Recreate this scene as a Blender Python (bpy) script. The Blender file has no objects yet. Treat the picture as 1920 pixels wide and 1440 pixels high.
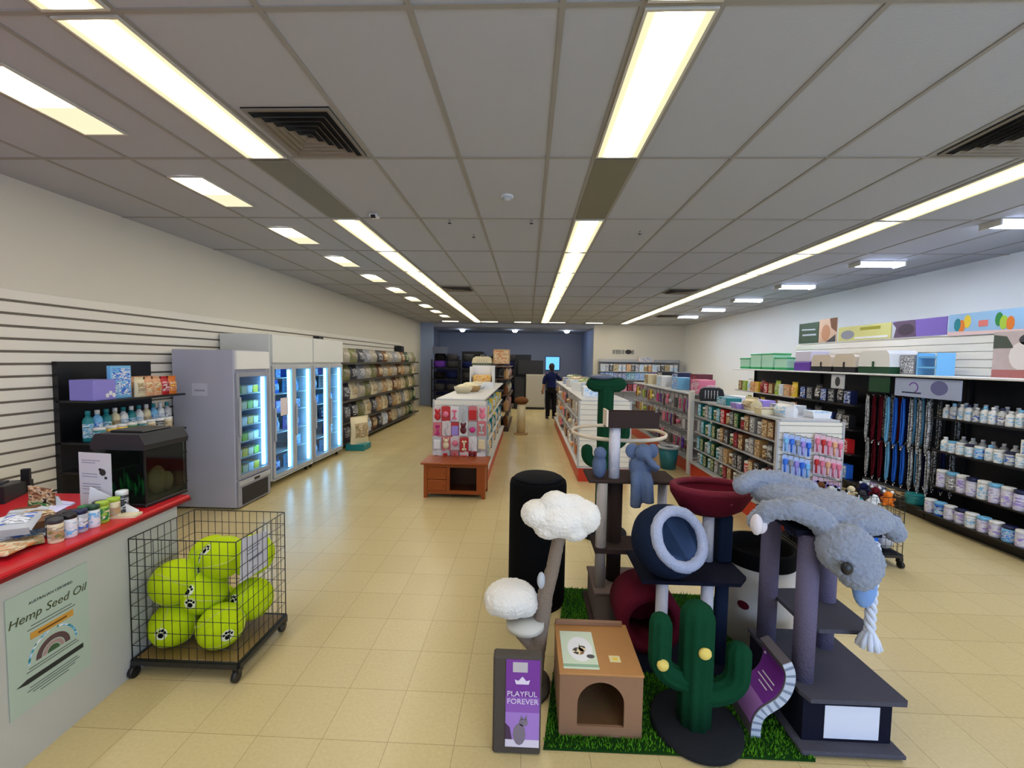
import bpy, math, random
from mathutils import Vector, Matrix, Euler, noise
random.seed(7)
PI = math.pi
SC = bpy.context.scene
COL = SC.collection
def R(d): return math.radians(d)
def lin(c):
    c = c / 255.0
    return c / 12.92 if c <= 0.04045 else ((c + 0.055) / 1.055) ** 2.4
def rgb(c): return (lin(c[0]), lin(c[1]), lin(c[2]), 1.0)

# ------------------------------------------------------------------ materials
_M = {}
def M(name, col, rough=0.55, metal=0.0, bump=0.0, bscale=40.0, mott=0.0, emit=0.0, spec=0.5, sheen=0.0):
    if name in _M: return _M[name]
    m = bpy.data.materials.new(name); m.use_nodes = True
    nt = m.node_tree; b = nt.nodes['Principled BSDF']
    c = rgb(col)
    b.inputs['Base Color'].default_value = c
    b.inputs['Roughness'].default_value = rough
    b.inputs['Metallic'].default_value = metal
    b.inputs['Specular IOR Level'].default_value = spec
    if sheen: b.inputs['Sheen Weight'].default_value = sheen
    if emit:
        b.inputs['Emission Color'].default_value = c
        b.inputs['Emission Strength'].default_value = emit
    if bump or mott:
        tc = nt.nodes.new('ShaderNodeTexCoord'); no = nt.nodes.new('ShaderNodeTexNoise')
        no.inputs['Scale'].default_value = bscale; no.inputs['Detail'].default_value = 4
        nt.links.new(tc.outputs['Object'], no.inputs['Vector'])
        if mott:
            rp = nt.nodes.new('ShaderNodeMixRGB'); rp.blend_type = 'MULTIPLY'
            rp.inputs['Fac'].default_value = mott; rp.inputs['Color1'].default_value = c
            nt.links.new(no.outputs['Fac'], rp.inputs['Color2'])
            nt.links.new(rp.outputs['Color'], b.inputs['Base Color'])
        if bump:
            bm = nt.nodes.new('ShaderNodeBump'); bm.inputs['Strength'].default_value = bump
            bm.inputs['Distance'].default_value = 0.01
            nt.links.new(no.outputs['Fac'], bm.inputs['Height']); nt.links.new(bm.outputs['Normal'], b.inputs['Normal'])
    _M[name] = m
    return m
def PM(name, cols, scale=14.0, rough=0.4, sx=0.55, sz=1.5):
    """printed packaging: patches of the given colours"""
    if name in _M: return _M[name]
    m = bpy.data.materials.new(name); m.use_nodes = True
    nt = m.node_tree; b = nt.nodes['Principled BSDF']; b.inputs['Roughness'].default_value = rough
    tc = nt.nodes.new('ShaderNodeTexCoord'); mp = nt.nodes.new('ShaderNodeMapping')
    oi = nt.nodes.new('ShaderNodeObjectInfo'); ad = nt.nodes.new('ShaderNodeVectorMath')
    mp.inputs['Scale'].default_value = (sx, sx, sz)
    no = nt.nodes.new('ShaderNodeTexNoise'); no.inputs['Scale'].default_value = scale; no.inputs['Detail'].default_value = 2.5
    rp = nt.nodes.new('ShaderNodeValToRGB'); rp.color_ramp.interpolation = 'CONSTANT'
    sc = nt.nodes.new('ShaderNodeMath'); sc.operation = 'MULTIPLY'; sc.inputs[1].default_value = 37.0
    nt.links.new(oi.outputs['Random'], sc.inputs[0])
    nt.links.new(tc.outputs['Object'], mp.inputs['Vector']); nt.links.new(mp.outputs['Vector'], ad.inputs[0])
    nt.links.new(sc.outputs[0], ad.inputs[1]); nt.links.new(ad.outputs['Vector'], no.inputs['Vector'])
    nt.links.new(no.outputs['Fac'], rp.inputs['Fac'])
    e = rp.color_ramp.elements
    while len(e) < len(cols): e.new(0.5)
    lo, hi = 0.36, 0.64
    for i, c in enumerate(cols):
        e[i].position = 0.0 if i == 0 else lo + (hi - lo) * (i - 0.5) / max(1, len(cols) - 1)
        e[i].color = rgb(c)
    nt.links.new(rp.outputs['Color'], b.inputs['Base Color'])
    _M[name] = m
    return m
def EM(name, col, s):
    if name in _M: return _M[name]
    m = bpy.data.materials.new(name); m.use_nodes = True
    nt = m.node_tree; nt.nodes.clear()
    o = nt.nodes.new('ShaderNodeOutputMaterial'); e = nt.nodes.new('ShaderNodeEmission')
    e.inputs['Color'].default_value = rgb(col); e.inputs['Strength'].default_value = s
    nt.links.new(e.outputs[0], o.inputs['Surface'])
    _M[name] = m
    return m
def glass_mat(name, tint=(235, 245, 248), amt=0.10):
    if name in _M: return _M[name]
    m = bpy.data.materials.new(name); m.use_nodes = True
    nt = m.node_tree; nt.nodes.clear()
    o = nt.nodes.new('ShaderNodeOutputMaterial'); t = nt.nodes.new('ShaderNodeBsdfTransparent')
    g = nt.nodes.new('ShaderNodeBsdfGlossy'); mx = nt.nodes.new('ShaderNodeMixShader')
    t.inputs['Color'].default_value = rgb(tint); g.inputs['Roughness'].default_value = 0.03
    f = nt.nodes.new('ShaderNodeFresnel'); f.inputs['IOR'].default_value = 1.45
    ge = nt.nodes.new('ShaderNodeNewGeometry'); iv = nt.nodes.new('ShaderNodeMath'); iv.operation = 'SUBTRACT'; iv.inputs[0].default_value = 1.0
    ml = nt.nodes.new('ShaderNodeMath'); ml.operation = 'MULTIPLY'
    nt.links.new(ge.outputs['Backfacing'], iv.inputs[1]); nt.links.new(iv.outputs[0], ml.inputs[0]); nt.links.new(f.outputs[0], ml.inputs[1])
    nt.links.new(ml.outputs[0], mx.inputs['Fac']); nt.links.new(t.outputs[0], mx.inputs[1]); nt.links.new(g.outputs[0], mx.inputs[2])
    nt.links.new(mx.outputs[0], o.inputs['Surface'])
    _M[name] = m
    return m

# ------------------------------------------------------------------ mesh builder
class MB:
    def __init__(s): s.v = []; s.f = []; s.sm = []; s.T = Matrix.Identity(4)
    def add(s, vs, fs, smooth=False):
        n = len(s.v)
        s.v += [tuple(s.T @ Vector(v)) for v in vs]
        s.f += [tuple(i + n for i in f) for f in fs]; s.sm += [smooth] * len(fs)
        return s
    def box(s, x0, x1, y0, y1, z0, z1, b=0.0):
        if b <= 0:
            v = [(x, y, z) for z in (z0, z1) for y in (y0, y1) for x in (x0, x1)]
            return s.add(v, [(0, 2, 3, 1), (4, 5, 7, 6), (0, 1, 5, 4), (2, 6, 7, 3), (0, 4, 6, 2), (1, 3, 7, 5)])
        b = min(b, (x1 - x0) * .45, (y1 - y0) * .45, (z1 - z0) * .45)
        v = []; idx = {}
        for kz, z in ((0, z0), (1, z1)):
            for ky, y in ((0, y0), (1, y1)):
                for kx, x in ((0, x0), (1, x1)):
                    ix = x + (b if kx == 0 else -b); iy = y + (b if ky == 0 else -b); iz = z + (b if kz == 0 else -b)
                    for a, p in (('x', (x, iy, iz)), ('y', (ix, y, iz)), ('z', (ix, iy, z))):
                        idx[(kx, ky, kz, a)] = len(v); v.append(p)
        I = lambda kx, ky, kz, a: idx[(kx, ky, kz, a)]
        f = [(I(0,0,0,'x'), I(0,0,1,'x'), I(0,1,1,'x'), I(0,1,0,'x')), (I(1,0,0,'x'), I(1,1,0,'x'), I(1,1,1,'x'), I(1,0,1,'x')),
             (I(0,0,0,'y'), I(1,0,0,'y'), I(1,0,1,'y'), I(0,0,1,'y')), (I(0,1,0,'y'), I(0,1,1,'y'), I(1,1,1,'y'), I(1,1,0,'y')),
             (I(0,0,0,'z'), I(0,1,0,'z'), I(1,1,0,'z'), I(1,0,0,'z')), (I(0,0,1,'z'), I(1,0,1,'z'), I(1,1,1,'z'), I(0,1,1,'z'))]
        for k1 in (0, 1):
            for k2 in (0, 1):
                f.append((I(k1,k2,0,'x'), I(k1,k2,1,'x'), I(k1,k2,1,'y'), I(k1,k2,0,'y')))
                f.append((I(k1,0,k2,'x'), I(k1,1,k2,'x'), I(k1,1,k2,'z'), I(k1,0,k2,'z')))
                f.append((I(0,k1,k2,'y'), I(1,k1,k2,'y'), I(1,k1,k2,'z'), I(0,k1,k2,'z')))
                for k3 in (0, 1): f.append((I(k1,k2,k3,'x'), I(k1,k2,k3,'y'), I(k1,k2,k3,'z')))
        return s.add(v, f)
    def frame(s, p0, p1):
        d = (Vector(p1) - Vector(p0)); 
        q = d.to_track_quat('Z', 'Y').to_matrix()
        return q
    def tube(s, pts, rad, seg=8, caps=True, smooth=True, closed=False, flat=1.0):
        pts = [Vector(p) for p in pts]; n = len(pts)
        if not isinstance(rad, (list, tuple)): rad = [rad] * n
        vs = []; fs = []; prev = None
        for i, p in enumerate(pts):
            if closed: d = pts[(i + 1) % n] - pts[i - 1]
            else: d = pts[min(i + 1, n - 1)] - pts[max(i - 1, 0)]
            if d.length < 1e-9: d = Vector((0, 0, 1))
            d.normalize()
            if prev is None:
                u = d.orthogonal().normalized()
                if abs(d.z) < 0.99: u = d.cross(Vector((0, 0, 1))).normalized()
            else:
                u = prev - d * prev.dot(d)
                u = u.normalized() if u.length > 1e-6 else d.orthogonal().normalized()
            prev = u; w = d.cross(u)
            for k in range(seg):
                a = 2 * PI * k / seg
                vs.append(p + (u * math.cos(a) + w * math.sin(a) * flat) * rad[i])
        m = n if closed else n - 1
        for i in range(m):
            for k in range(seg):
                a = i * seg + k; b = i * seg + (k + 1) % seg; j = ((i + 1) % n) * seg
                fs.append((a, b, j + (k + 1) % seg, j + k))
        s.add(vs, fs, smooth)
        if caps and not closed:
            o = len(s.v) - len(vs)
            s.f.append(tuple(o + k for k in reversed(range(seg)))); s.sm.append(False)
            s.f.append(tuple(o + (n - 1) * seg + k for k in range(seg))); s.sm.append(False)
        return s
    def cyl(s, p0, p1, r, r1=None, seg=16, caps=True): return s.tube([p0, p1], [r, r if r1 is None else r1], seg, caps)
    def lathe(s, prof, seg=16, o=(0, 0, 0), smooth=True, sx=1.0, sy=1.0):
        vs = []; fs = []; n = len(prof)
        for r, z in prof:
            for k in range(seg):
                a = 2 * PI * k / seg
                vs.append((o[0] + r * sx * math.cos(a), o[1] + r * sy * math.sin(a), o[2] + z))
        for i in range(n - 1):
            for k in range(seg):
                a = i * seg + k; b = i * seg + (k + 1) % seg
                fs.append((a, b, b + seg, a + seg))
        s.add(vs, fs, smooth)
        m = len(s.v) - len(vs)
        if prof[0][0] > 1e-5: s.f.append(tuple(m + k for k in reversed(range(seg)))); s.sm.append(False)
        if prof[-1][0] > 1e-5: s.f.append(tuple(m + (n - 1) * seg + k for k in range(seg))); s.sm.append(False)
        return s
    def ell(s, c, r, seg=14, rings=9, rot=None):
        if not isinstance(r, (list, tuple)): r = (r, r, r)
        vs = []; fs = []
        Q = rot.to_matrix() if rot is not None else Matrix.Identity(3)
        c = Vector(c)
        for i in range(rings + 1):
            t = PI * i / rings
            for k in range(seg):
                a = 2 * PI * k / seg
                vs.append(c + Q @ Vector((r[0] * math.sin(t) * math.cos(a), r[1] * math.sin(t) * math.sin(a), r[2] * math.cos(t))))
        for i in range(rings):
            for k in range(seg):
                a = i * seg + k; b = i * seg + (k + 1) % seg
                fs.append((a, a + seg, b + seg, b))
        return s.add(vs, fs, True)
    def prism(s, poly, d0, d1, ax='y', smooth=False):
        def P(a, b, d): return {'y': (a, d, b), 'x': (d, a, b), 'z': (a, b, d)}[ax]
        n = len(poly)
        vs = [P(a, b, d0) for a, b in poly] + [P(a, b, d1) for a, b in poly]
        fs = [(i, (i + 1) % n, n + (i + 1) % n, n + i) for i in range(n)]
        s.add(vs, fs, smooth)
        o = len(s.v) - 2 * n
        s.f.append(tuple(o + i for i in reversed(range(n)))); s.sm.append(False)
        s.f.append(tuple(o + n + i for i in range(n))); s.sm.append(False)
        return s
    def quad(s, a, b, c, d): return s.add([a, b, c, d], [(0, 1, 2, 3)])
    def mesh(s, name):
        me = bpy.data.meshes.new(name); me.from_pydata(s.v, [], s.f)
        me.polygons.foreach_set('use_smooth', s.sm); me.update()
        return me
def link(name, me, mat=None, parent=None, loc=None, rz=0.0, obj_mat=False):
    o = bpy.data.objects.new(name, me); COL.objects.link(o)
    if parent is not None: o.parent = parent
    if loc is not None: o.location = loc
    if rz: o.rotation_euler = (0, 0, rz)
    if mat is not None:
        if not me.materials: me.materials.append(mat)
        if obj_mat:
            o.material_slots[0].link = 'OBJECT'; o.material_slots[0].material = mat
    return o
def build(name, mb, mat, parent=None, loc=None, rz=0.0): 
    me = mb.mesh(name); 
    return link(name, me, mat, parent, loc, rz)
def tag(o, label=None, cat=None, group=None, kind=None):
    if label: o['label'] = label
    if cat: o['category'] = cat
    if group: o['group'] = group
    if kind: o['kind'] = kind
    return o
def thing(name, label, cat, loc=(0, 0, 0), rz=0.0, group=None):
    o = bpy.data.objects.new(name, None); COL.objects.link(o)
    o.empty_display_size = 0.1; o.location = loc; o.rotation_euler = (0, 0, rz)
    return tag(o, label, cat, group)
def struct(name, mb, mat, label=None):
    o = build(name, mb, mat); tag(o, label, None, None, 'structure'); return o
def box(*a, **k): return MB().box(*a, **k)
def text(body, size, mat, parent, loc, rot, name='lettering', align='CENTER', shear=0.0, ext=0.0004):
    cu = bpy.data.curves.new('t', 'FONT'); cu.body = body; cu.size = size; cu.align_x = align; cu.align_y = 'CENTER'
    cu.extrude = ext; cu.shear = shear; cu.resolution_u = 3
    t = bpy.data.objects.new('t', cu); COL.objects.link(t)
    dg = bpy.context.evaluated_depsgraph_get(); dg.update()
    me = bpy.data.meshes.new_from_object(t.evaluated_get(dg))
    bpy.data.objects.remove(t); bpy.data.curves.remove(cu)
    me.name = name; me.materials.clear(); me.materials.append(mat)
    o = bpy.data.objects.new(name, me); COL.objects.link(o); o.parent = parent; o.location = loc; o.rotation_euler = rot
    return o
ORD = 'zeroth first second third fourth fifth sixth seventh eighth ninth tenth eleventh twelfth thirteenth fourteenth fifteenth sixteenth seventeenth eighteenth nineteenth twentieth'.split()
TENS = {2: 'twenty', 3: 'thirty', 4: 'forty'}
def ordw(n):
    if n <= 20: return ORD[n]
    return (TENS[n // 10] + '-' + ORD[n % 10]) if n % 10 else {30: 'thirtieth', 40: 'fortieth'}[n]
def mod(o, typ, **k):
    m = o.modifiers.new(typ.lower(), typ)
    for a, b in k.items(): setattr(m, a, b)
    return m
_cl = {}
def cloudtex(s):
    if s not in _cl:
        t = bpy.data.textures.new('cl%g' % s, 'CLOUDS'); t.noise_scale = s; t.noise_depth = 2; _cl[s] = t
    return _cl[s]
def fuse(o, vox=0.012, sm=4, disp=0.0, ds=0.03, fac=0.6):
    mod(o, 'REMESH', mode='VOXEL', voxel_size=vox, use_smooth_shade=True)
    mod(o, 'SMOOTH', factor=fac, iterations=sm)
    if disp: mod(o, 'DISPLACE', texture=cloudtex(ds), strength=disp, mid_level=0.5, texture_coords='LOCAL')
    return o

# ------------------------------------------------------------------ camera
CAMZ = 1.75; CEIL = 3.13
th, ps, ro = R(3.15), R(2.1), R(0.9)
fw = Vector((-math.sin(ps) * math.cos(th), math.cos(ps) * math.cos(th), -math.sin(th)))
rt = Vector((math.cos(ps), math.sin(ps), 0)); up = rt.cross(fw)
rt2 = rt * math.cos(ro) + up * math.sin(ro); up2 = up * math.cos(ro) - rt * math.sin(ro)
cam = bpy.data.cameras.new('camera'); camo = bpy.data.objects.new('camera', cam); COL.objects.link(camo)
mt = Matrix((rt2, up2, -fw)).transposed().to_4x4(); mt.translation = (0, 0, CAMZ)
camo.matrix_world = mt
cam.sensor_width = 36; cam.lens = 36 * 798 / 1920; cam.clip_start = 0.02
SC.camera = camo

# ------------------------------------------------------------------ common materials
def m_floor():
    m = bpy.data.materials.new('vinyl_tile'); m.use_nodes = True
    nt = m.node_tree; b = nt.nodes['Principled BSDF']
    tc = nt.nodes.new('ShaderNodeTexCoord'); br = nt.nodes.new('ShaderNodeTexBrick')
    br.offset = 0.0; br.inputs['Scale'].default_value = 1.0
    br.inputs['Brick Width'].default_value = 0.305; br.inputs['Row Height'].default_value = 0.305
    br.inputs['Mortar Size'].default_value = 0.0016; br.inputs['Mortar Smooth'].default_value = 0.3; br.inputs['Bias'].default_value = 0.0
    br.inputs['Color1'].default_value = rgb((218, 199, 148)); br.inputs['Color2'].default_value = rgb((213, 193, 142)); br.inputs['Mortar'].default_value = rgb((168, 149, 106))
    n1 = nt.nodes.new('ShaderNodeTexNoise'); n1.inputs['Scale'].default_value = 60; n1.inputs['Detail'].default_value = 5
    mx = nt.nodes.new('ShaderNodeMixRGB'); mx.blend_type = 'MULTIPLY'; mx.inputs['Fac'].default_value = 0.22
    for n in (br, n1): nt.links.new(tc.outputs['Object'], n.inputs['Vector'])
    nt.links.new(br.outputs['Color'], mx.inputs['Color1']); nt.links.new(n1.outputs['Fac'], mx.inputs['Color2'])
    nt.links.new(mx.outputs['Color'], b.inputs['Base Color']); b.inputs['Roughness'].default_value = 0.27
    b.inputs['Specular IOR Level'].default_value = 0.45
    return m
W_WALL = M('wall_paint', (218, 213, 200), 0.7, bump=0.05, bscale=90)
W_SLAT = M('slat_white', (232, 228, 218), 0.45)
W_CEIL = M('ceiling_tile', (176, 180, 191), 0.9, bump=0.15, bscale=120)
W_TBAR = M('ceiling_bar', (150, 147, 143), 0.6)
W_BLUE = M('stockroom_paint', (160, 165, 182), 0.7)
MWHITE = M('white_enamel', (226, 226, 226), 0.35)
MWHITE2 = M('white_paper', (232, 232, 236), 0.6)
MGREY = M('grey_metal', (150, 152, 165), 0.4)
MLGREY = M('light_grey_plastic', (178, 180, 186), 0.4)
MBLK = M('black_metal', (16, 16, 20), 0.4)
MBLKF = M('black_fabric', (10, 10, 12), 0.95, spec=0.1)
MDK = M('dark_plastic', (32, 33, 40), 0.5)
MCHROME = M('chrome', (200, 200, 205), 0.2, 1.0)
MRED = M('red_laminate', (196, 28, 40), 0.28)
MREDK = M('red_kickboard', (196, 52, 22), 0.4)
MWOOD = M('orange_stained_wood', (150, 70, 20), 0.38, bump=0.05, bscale=30)
MWOODD = M('dark_wood', (70, 36, 18), 0.5)
MINK = M('dark_ink', (40, 42, 40), 0.6)

# ------------------------------------------------------------------ room shell
XL, XR, YF, YB = -4.1, 5.8, -2.6, 16.1
struct('floor', box(XL - .2, XR + .2, YF - .2, 20.2, -0.1, 0), m_floor())
struct('ceiling', box(XL - .2, XR + .2, YF - .2, YB, CEIL, CEIL + .1), W_CEIL)
struct('wall_left', box(XL - .15, XL, YF, YB, 0, CEIL), W_WALL)
struct('wall_right', box(XR, XR + .15, YF, YB + .3, 0, CEIL), M('wall_paint_right', (242, 244, 242), 0.7))
mb = MB(); mb.box(2.45, XR + .15, YB, YB + .12, 0, CEIL)
struct('wall_back', mb, W_WALL)
struct('wall_back_left', box(XL - .15, -3.62, YB, YB + .12, 0, CEIL), M('stockroom_paint_lit', (150, 166, 200), 0.7))  # lighter copy of the stockroom paint, with the light put into its colour
mb = MB(); mb.box(-3.62, 2.45, YB, YB + .12, 3.02, CEIL + .02)
struct('wall_back_stockroom_opening', mb, W_BLUE)
struct('wall_stockroom_back', box(-4.25, 3.2, 19.6, 19.7, 0, 3.0), W_BLUE)
struct('wall_stockroom_left', box(-4.25, XL, YB + .12, 19.6, 0, 3.0), W_BLUE)
struct('wall_stockroom_right', box(2.45, 2.6, YB + .12, 19.6, 0, 3.0), M('stockroom_paint_lit', (150, 166, 200), 0.7))  # same brightened paint: the wall's lit look is in the colour
struct('ceiling_stockroom', box(-4.25, 3.2, YB + .12, 19.7, 3.0, 3.1), W_CEIL)
# shop front behind the camera: piers and a sill round the big glazed opening
mb = MB(); mb.box(XL - .15, -3.4, YF - .12, YF, 0, CEIL); mb.box(5.4, XR + .15, YF - .12, YF, 0, CEIL)
mb.box(-3.4, 5.4, YF - .12, YF, 2.75, CEIL); mb.box(-3.4, 5.4, YF - .12, YF, 0, 0.35); mb.box(.9, 1.05, YF - .1, YF - .02, .35, 2.75)
struct('wall_front', mb, W_WALL)
# slat wall panelling on the left wall
mb = MB(); z = 2.25; 
mb.box(XL, XL + .006, YF + .1, 13.6, 0.0, 2.24)
o = struct('trim_1', mb, M('slat_groove', (120, 112, 102), 0.7), 'grey grooves of the slat wall')
mb = MB(); k = 0
while z > 0.1:
    mb.box(XL + .004, XL + .022, YF + .1, 13.6, z - .1 + .019, z, 0.004); z -= 0.1
struct('trim_2', mb, W_SLAT, 'white horizontal slats along the left wall')
# ceiling grid
ROWS = [1.728 + 1.244 * k for k in range(-3, 12)]
GX = [-3.46, -2.83, -2.245, -1.98, -1.68, -1.09, -.49, .11, .42, .725, 1.344, 1.966, 2.588, 3.2, 3.26, 3.53, 4.15, 4.75, 5.35]
mb = MB()
for x in GX: mb.box(x - .012, x + .012, YF, YB, CEIL - .006, CEIL + .01)
for y in ROWS: mb.box(XL, XR, y - .012, y + .012, CEIL - .0055, CEIL + .01)
struct('trim_3', mb, W_TBAR, 'grey metal grid of the suspended ceiling')

# ------------------------------------------------------------------ lights in the ceiling
def lens_mat(name, hot, edge, e0, e1, half):
    m = bpy.data.materials.new(name); m.use_nodes = True
    nt = m.node_tree; nt.nodes.clear()
    out = nt.nodes.new('ShaderNodeOutputMaterial'); em = nt.nodes.new('ShaderNodeEmission')
    tc = nt.nodes.new('ShaderNodeTexCoord'); sp = nt.nodes.new('ShaderNodeSeparateXYZ'); ab = nt.nodes.new('ShaderNodeMath'); ab.operation = 'ABSOLUTE'
    mr = nt.nodes.new('ShaderNodeMapRange'); mr.interpolation_type = 'SMOOTHSTEP'
    mr.inputs['From Min'].default_value = half * .15; mr.inputs['From Max'].default_value = half * 0.8
    mr.inputs['To Min'].default_value = 0; mr.inputs['To Max'].default_value = 1
    mc = nt.nodes.new('ShaderNodeMixRGB'); mc.inputs['Color1'].default_value = rgb(hot); mc.inputs['Color2'].default_value = rgb(edge)
    ms = nt.nodes.new('ShaderNodeMapRange'); ms.inputs['To Min'].default_value = e0; ms.inputs['To Max'].default_value = e1
    L = nt.links.new
    L(tc.outputs['Object'], sp.inputs[0]); L(sp.outputs['X'], ab.inputs[0]); L(ab.outputs[0], mr.inputs['Value'])
    L(mr.outputs[0], mc.inputs['Fac']); L(mr.outputs[0], ms.inputs['Value'])
    L(mc.outputs[0], em.inputs['Color']); L(ms.outputs[0], em.inputs['Strength']); L(em.outputs[0], out.inputs['Surface'])
    return m
LAMP = 15.0
LENS = lens_mat('troffer_lens', (255, 246, 226), (250, 236, 190), LAMP, 1.0, 0.135)
LENSS = lens_mat('small_lens', (255, 244, 232), (250, 240, 205), LAMP * 1.4, 2.5, 0.13)
LENSC = lens_mat('cool_lens', (214, 228, 255), (200, 216, 255), LAMP * 3.6, 10.0, 0.13)
PANG = M('blank_panel', (120, 116, 100), 0.6)
def troffer_mesh(w, l):
    fr = MB(); t = .012
    fr.box(-w/2, w/2, -l/2, -l/2 + t, -.012, .0); fr.box(-w/2, w/2, l/2 - t, l/2, -.012, .0)
    fr.box(-w/2, -w/2 + t, -l/2 + t, l/2 - t, -.012, .0); fr.box(w/2 - t, w/2, -l/2 + t, l/2 - t, -.012, .0)
    le = MB(); n = 6; xs = [(-w/2 + t) + (w - 2*t) * i / n for i in range(n + 1)]
    for i in range(n): le.box(xs[i], xs[i+1], -l/2 + t, l/2 - t, -.009, -.0005)
    return fr.mesh('frame'), le.mesh('lens')
SLN = box(-.128, .128, -.308, .03, -.009, -.0005).mesh('lens'); SLF = box(-.128, .128, .03, .308, -.009, -.0005).mesh('reflector'); CREAM = EM('lamp_reflector', (250, 240, 200), .95)
FRM = M('lamp_frame', (200, 196, 186), 0.5)
TF, TL = troffer_mesh(.285, 1.215)
SF, SL = troffer_mesh(.28, .64)
CF, CL_ = troffer_mesh(.28, .6)
def batten_mesh(w, l):
    fr = MB(); fr.box(-w/2, w/2, -l/2, -l/2 + .02, -.06, 0, .004); fr.box(-w/2, w/2, l/2 - .02, l/2, -.06, 0, .004); fr.box(-w/2, w/2, -l/2, l/2, -.008, 0)
    le = MB(); n = 6; r = w/2 - .01; pts = [(-r, -.008)] + [(-r * math.cos(PI*i/8), -.012 - .045 * math.sin(PI*i/8)) for i in range(9)] + [(r, -.008)]
    le.prism(pts, -l/2 + .02, l/2 - .02, 'y'); return fr.mesh('frame'), le.mesh('lens')
BF, BL = batten_mesh(.2, .6)
def troffer(name, label, x, y, fm, lm, lens, group, rz=0.0):
    r = thing(name, label, 'ceiling light', (x, y, CEIL - .003), rz, group)
    link('frame', fm, FRM, r); link('lens', lm, lens, r, obj_mat=False)
    if lm is SLN: link('reflector', SLF, CREAM, r)
    return r
def rowtxt(k): return 'nearest the camera' if k == 1 else ordw(k) + ' from the camera'
SIDE = {'left': -1.83, 'middle': .572, 'right': 3.395}
for sd, x in SIDE.items():
    n = 0
    for k in range(-3, 11):
        y = 1.728 + 1.244 * k + .622
        if sd in ('left', 'middle') and k == 1:
            r = thing('blank_panel', 'unlit grey panel filling the gap in the %s light strip' % sd, 'ceiling panel', (x, y, CEIL - .003))
            build('panel', box(-.14, .14, -.6, .6, -.006, 0, 0.002), PANG, r); continue
        n += 1
        if k >= -1: lb = 'cream fluorescent ceiling panel in the %s strip, %s' % (sd, rowtxt(k + 2))
        else: lb = 'cream fluorescent ceiling panel of the %s strip, %s behind the camera' % (sd, ordw(-1 - k))
        troffer('ceiling_light', lb, x, y, TF, TL, LENS, 'long ceiling light panels')
for k in range(-1, 10):
    y = 1.728 + 1.244 * k + .60
    cold = k <= 0
    troffer('small_ceiling_light', 'short bright recessed light along the left wall, %s' % rowtxt(k + 2), -2.66, y, BF if k == -1 else SF, BL if k == -1 else SLN, LENSC if k == -1 else LENSS, 'short lights along the left')
for k, y in enumerate((2.4, 4.25, 5.92, 7.66, 9.3, 11.0, 12.7)):
    troffer('batten_light', 'cool white short light along the right wall, %s' % rowtxt(k + 1), 4.62, y, BF, BL, LENSC, 'short lights along the right', PI/2)
for k, x in enumerate((-2.8, -1.39, -.21, 1.0, 2.32)):
    troffer('small_ceiling_light', 'short crosswise light by the far end of the ceiling, %s from the left' % ordw(k + 1), x, 15.25, CF, CL_, LENS, 'crosswise lights at the far end', PI/2)
for k, x in enumerate((-2.7, -.55, 1.55)):
    r = thing('downlight', 'round downlight in the stockroom ceiling, %s from the left' % ordw(k + 1), 'downlight', (x, 17.4, 3.0), 0, 'stockroom downlights')
    build('ring', MB().lathe([(.07, -.001), (.11, -.001), (.11, -.012), (.07, -.012)], 20), MWHITE, r)
    build('lamp', MB().lathe([(.0, -.11), (.06, -.1), (.1, -.06), (.11, -.012)], 20), EM('downlight_lamp', (220, 232, 255), 30), r)

# ceiling vents, detector, sprinklers
def vent(x, y, w, l, label):
    r = thing('air_vent', label, 'vent', (x, y, CEIL), 0, 'ceiling air vents')
    mb = MB(); mb.box(-w/2, w/2, -l/2, l/2, -.008, -.002)
    build('backing', mb, M('vent_dark', (22, 22, 24), 0.8), r)
    n = 6
    for i in range(n):
        a = w/2 * (1 - i / n); b = l/2 * (1 - i / n); t = .016
        a2 = a - w/2/n * .55; b2 = b - l/2/n * .55
        m2 = MB(); zi = -.014; zo = -.034 if i else -.014
        for (p, q) in (((-1, -1), (1, -1)), ((1, -1), (1, 1)), ((1, 1), (-1, 1)), ((-1, 1), (-1, -1))):
            m2.quad((p[0]*a, p[1]*b, zo), (q[0]*a, q[1]*b, zo), (q[0]*a2, q[1]*b2, zi), (p[0]*a2, p[1]*b2, zi))
        if i == 0:
            for (p, q) in (((-1, -1), (1, -1)), ((1, -1), (1, 1)), ((1, 1), (-1, 1)), ((-1, 1), (-1, -1))):
                m2.quad((p[0]*a, p[1]*b, zo), (q[0]*a, q[1]*b, zo), (q[0]*a, q[1]*b, 0), (p[0]*a, p[1]*b, 0))
        build('louvre', m2, M('vent_grey', (128, 120, 110), 0.5), r)
vent(-1.37, 2.66, .5, .56, 'square louvred air vent beside the near end of the left light strip')
vent(2.9, 2.68, .56, .5, 'square louvred air vent at the right edge of the photo')
vent(-1.39, 8.3, .56, .5, 'far air vent right of the left light strip')
vent(2.9, 8.35, .56, .5, 'far air vent left of the right light strip')
vent(4.1, 12.7, .7, .5, 'farthest air vent above the right shelves')
r = thing('smoke_detector', 'round white smoke detector in the middle of the ceiling', 'smoke detector', (-.2, 3.65, CEIL))
build('base', MB().lathe([(.055, 0), (.055, -.012), (.0, -.012)], 20), MWHITE, r)
build('head', MB().lathe([(.04, -.012), (.038, -.03), (.02, -.042), (0, -.043)], 20), MLGREY, r)
r = thing('motion_sensor', 'small white and black square sensor right of the left light strip', 'sensor', (-1.5, 4.12, CEIL))
build('housing', box(-.04, .04, -.04, .04, -.03, 0, .006), MWHITE, r)
build('window', box(-.022, .022, -.045, -.02, -.042, -.012, .004), MBLK, r)
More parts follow.
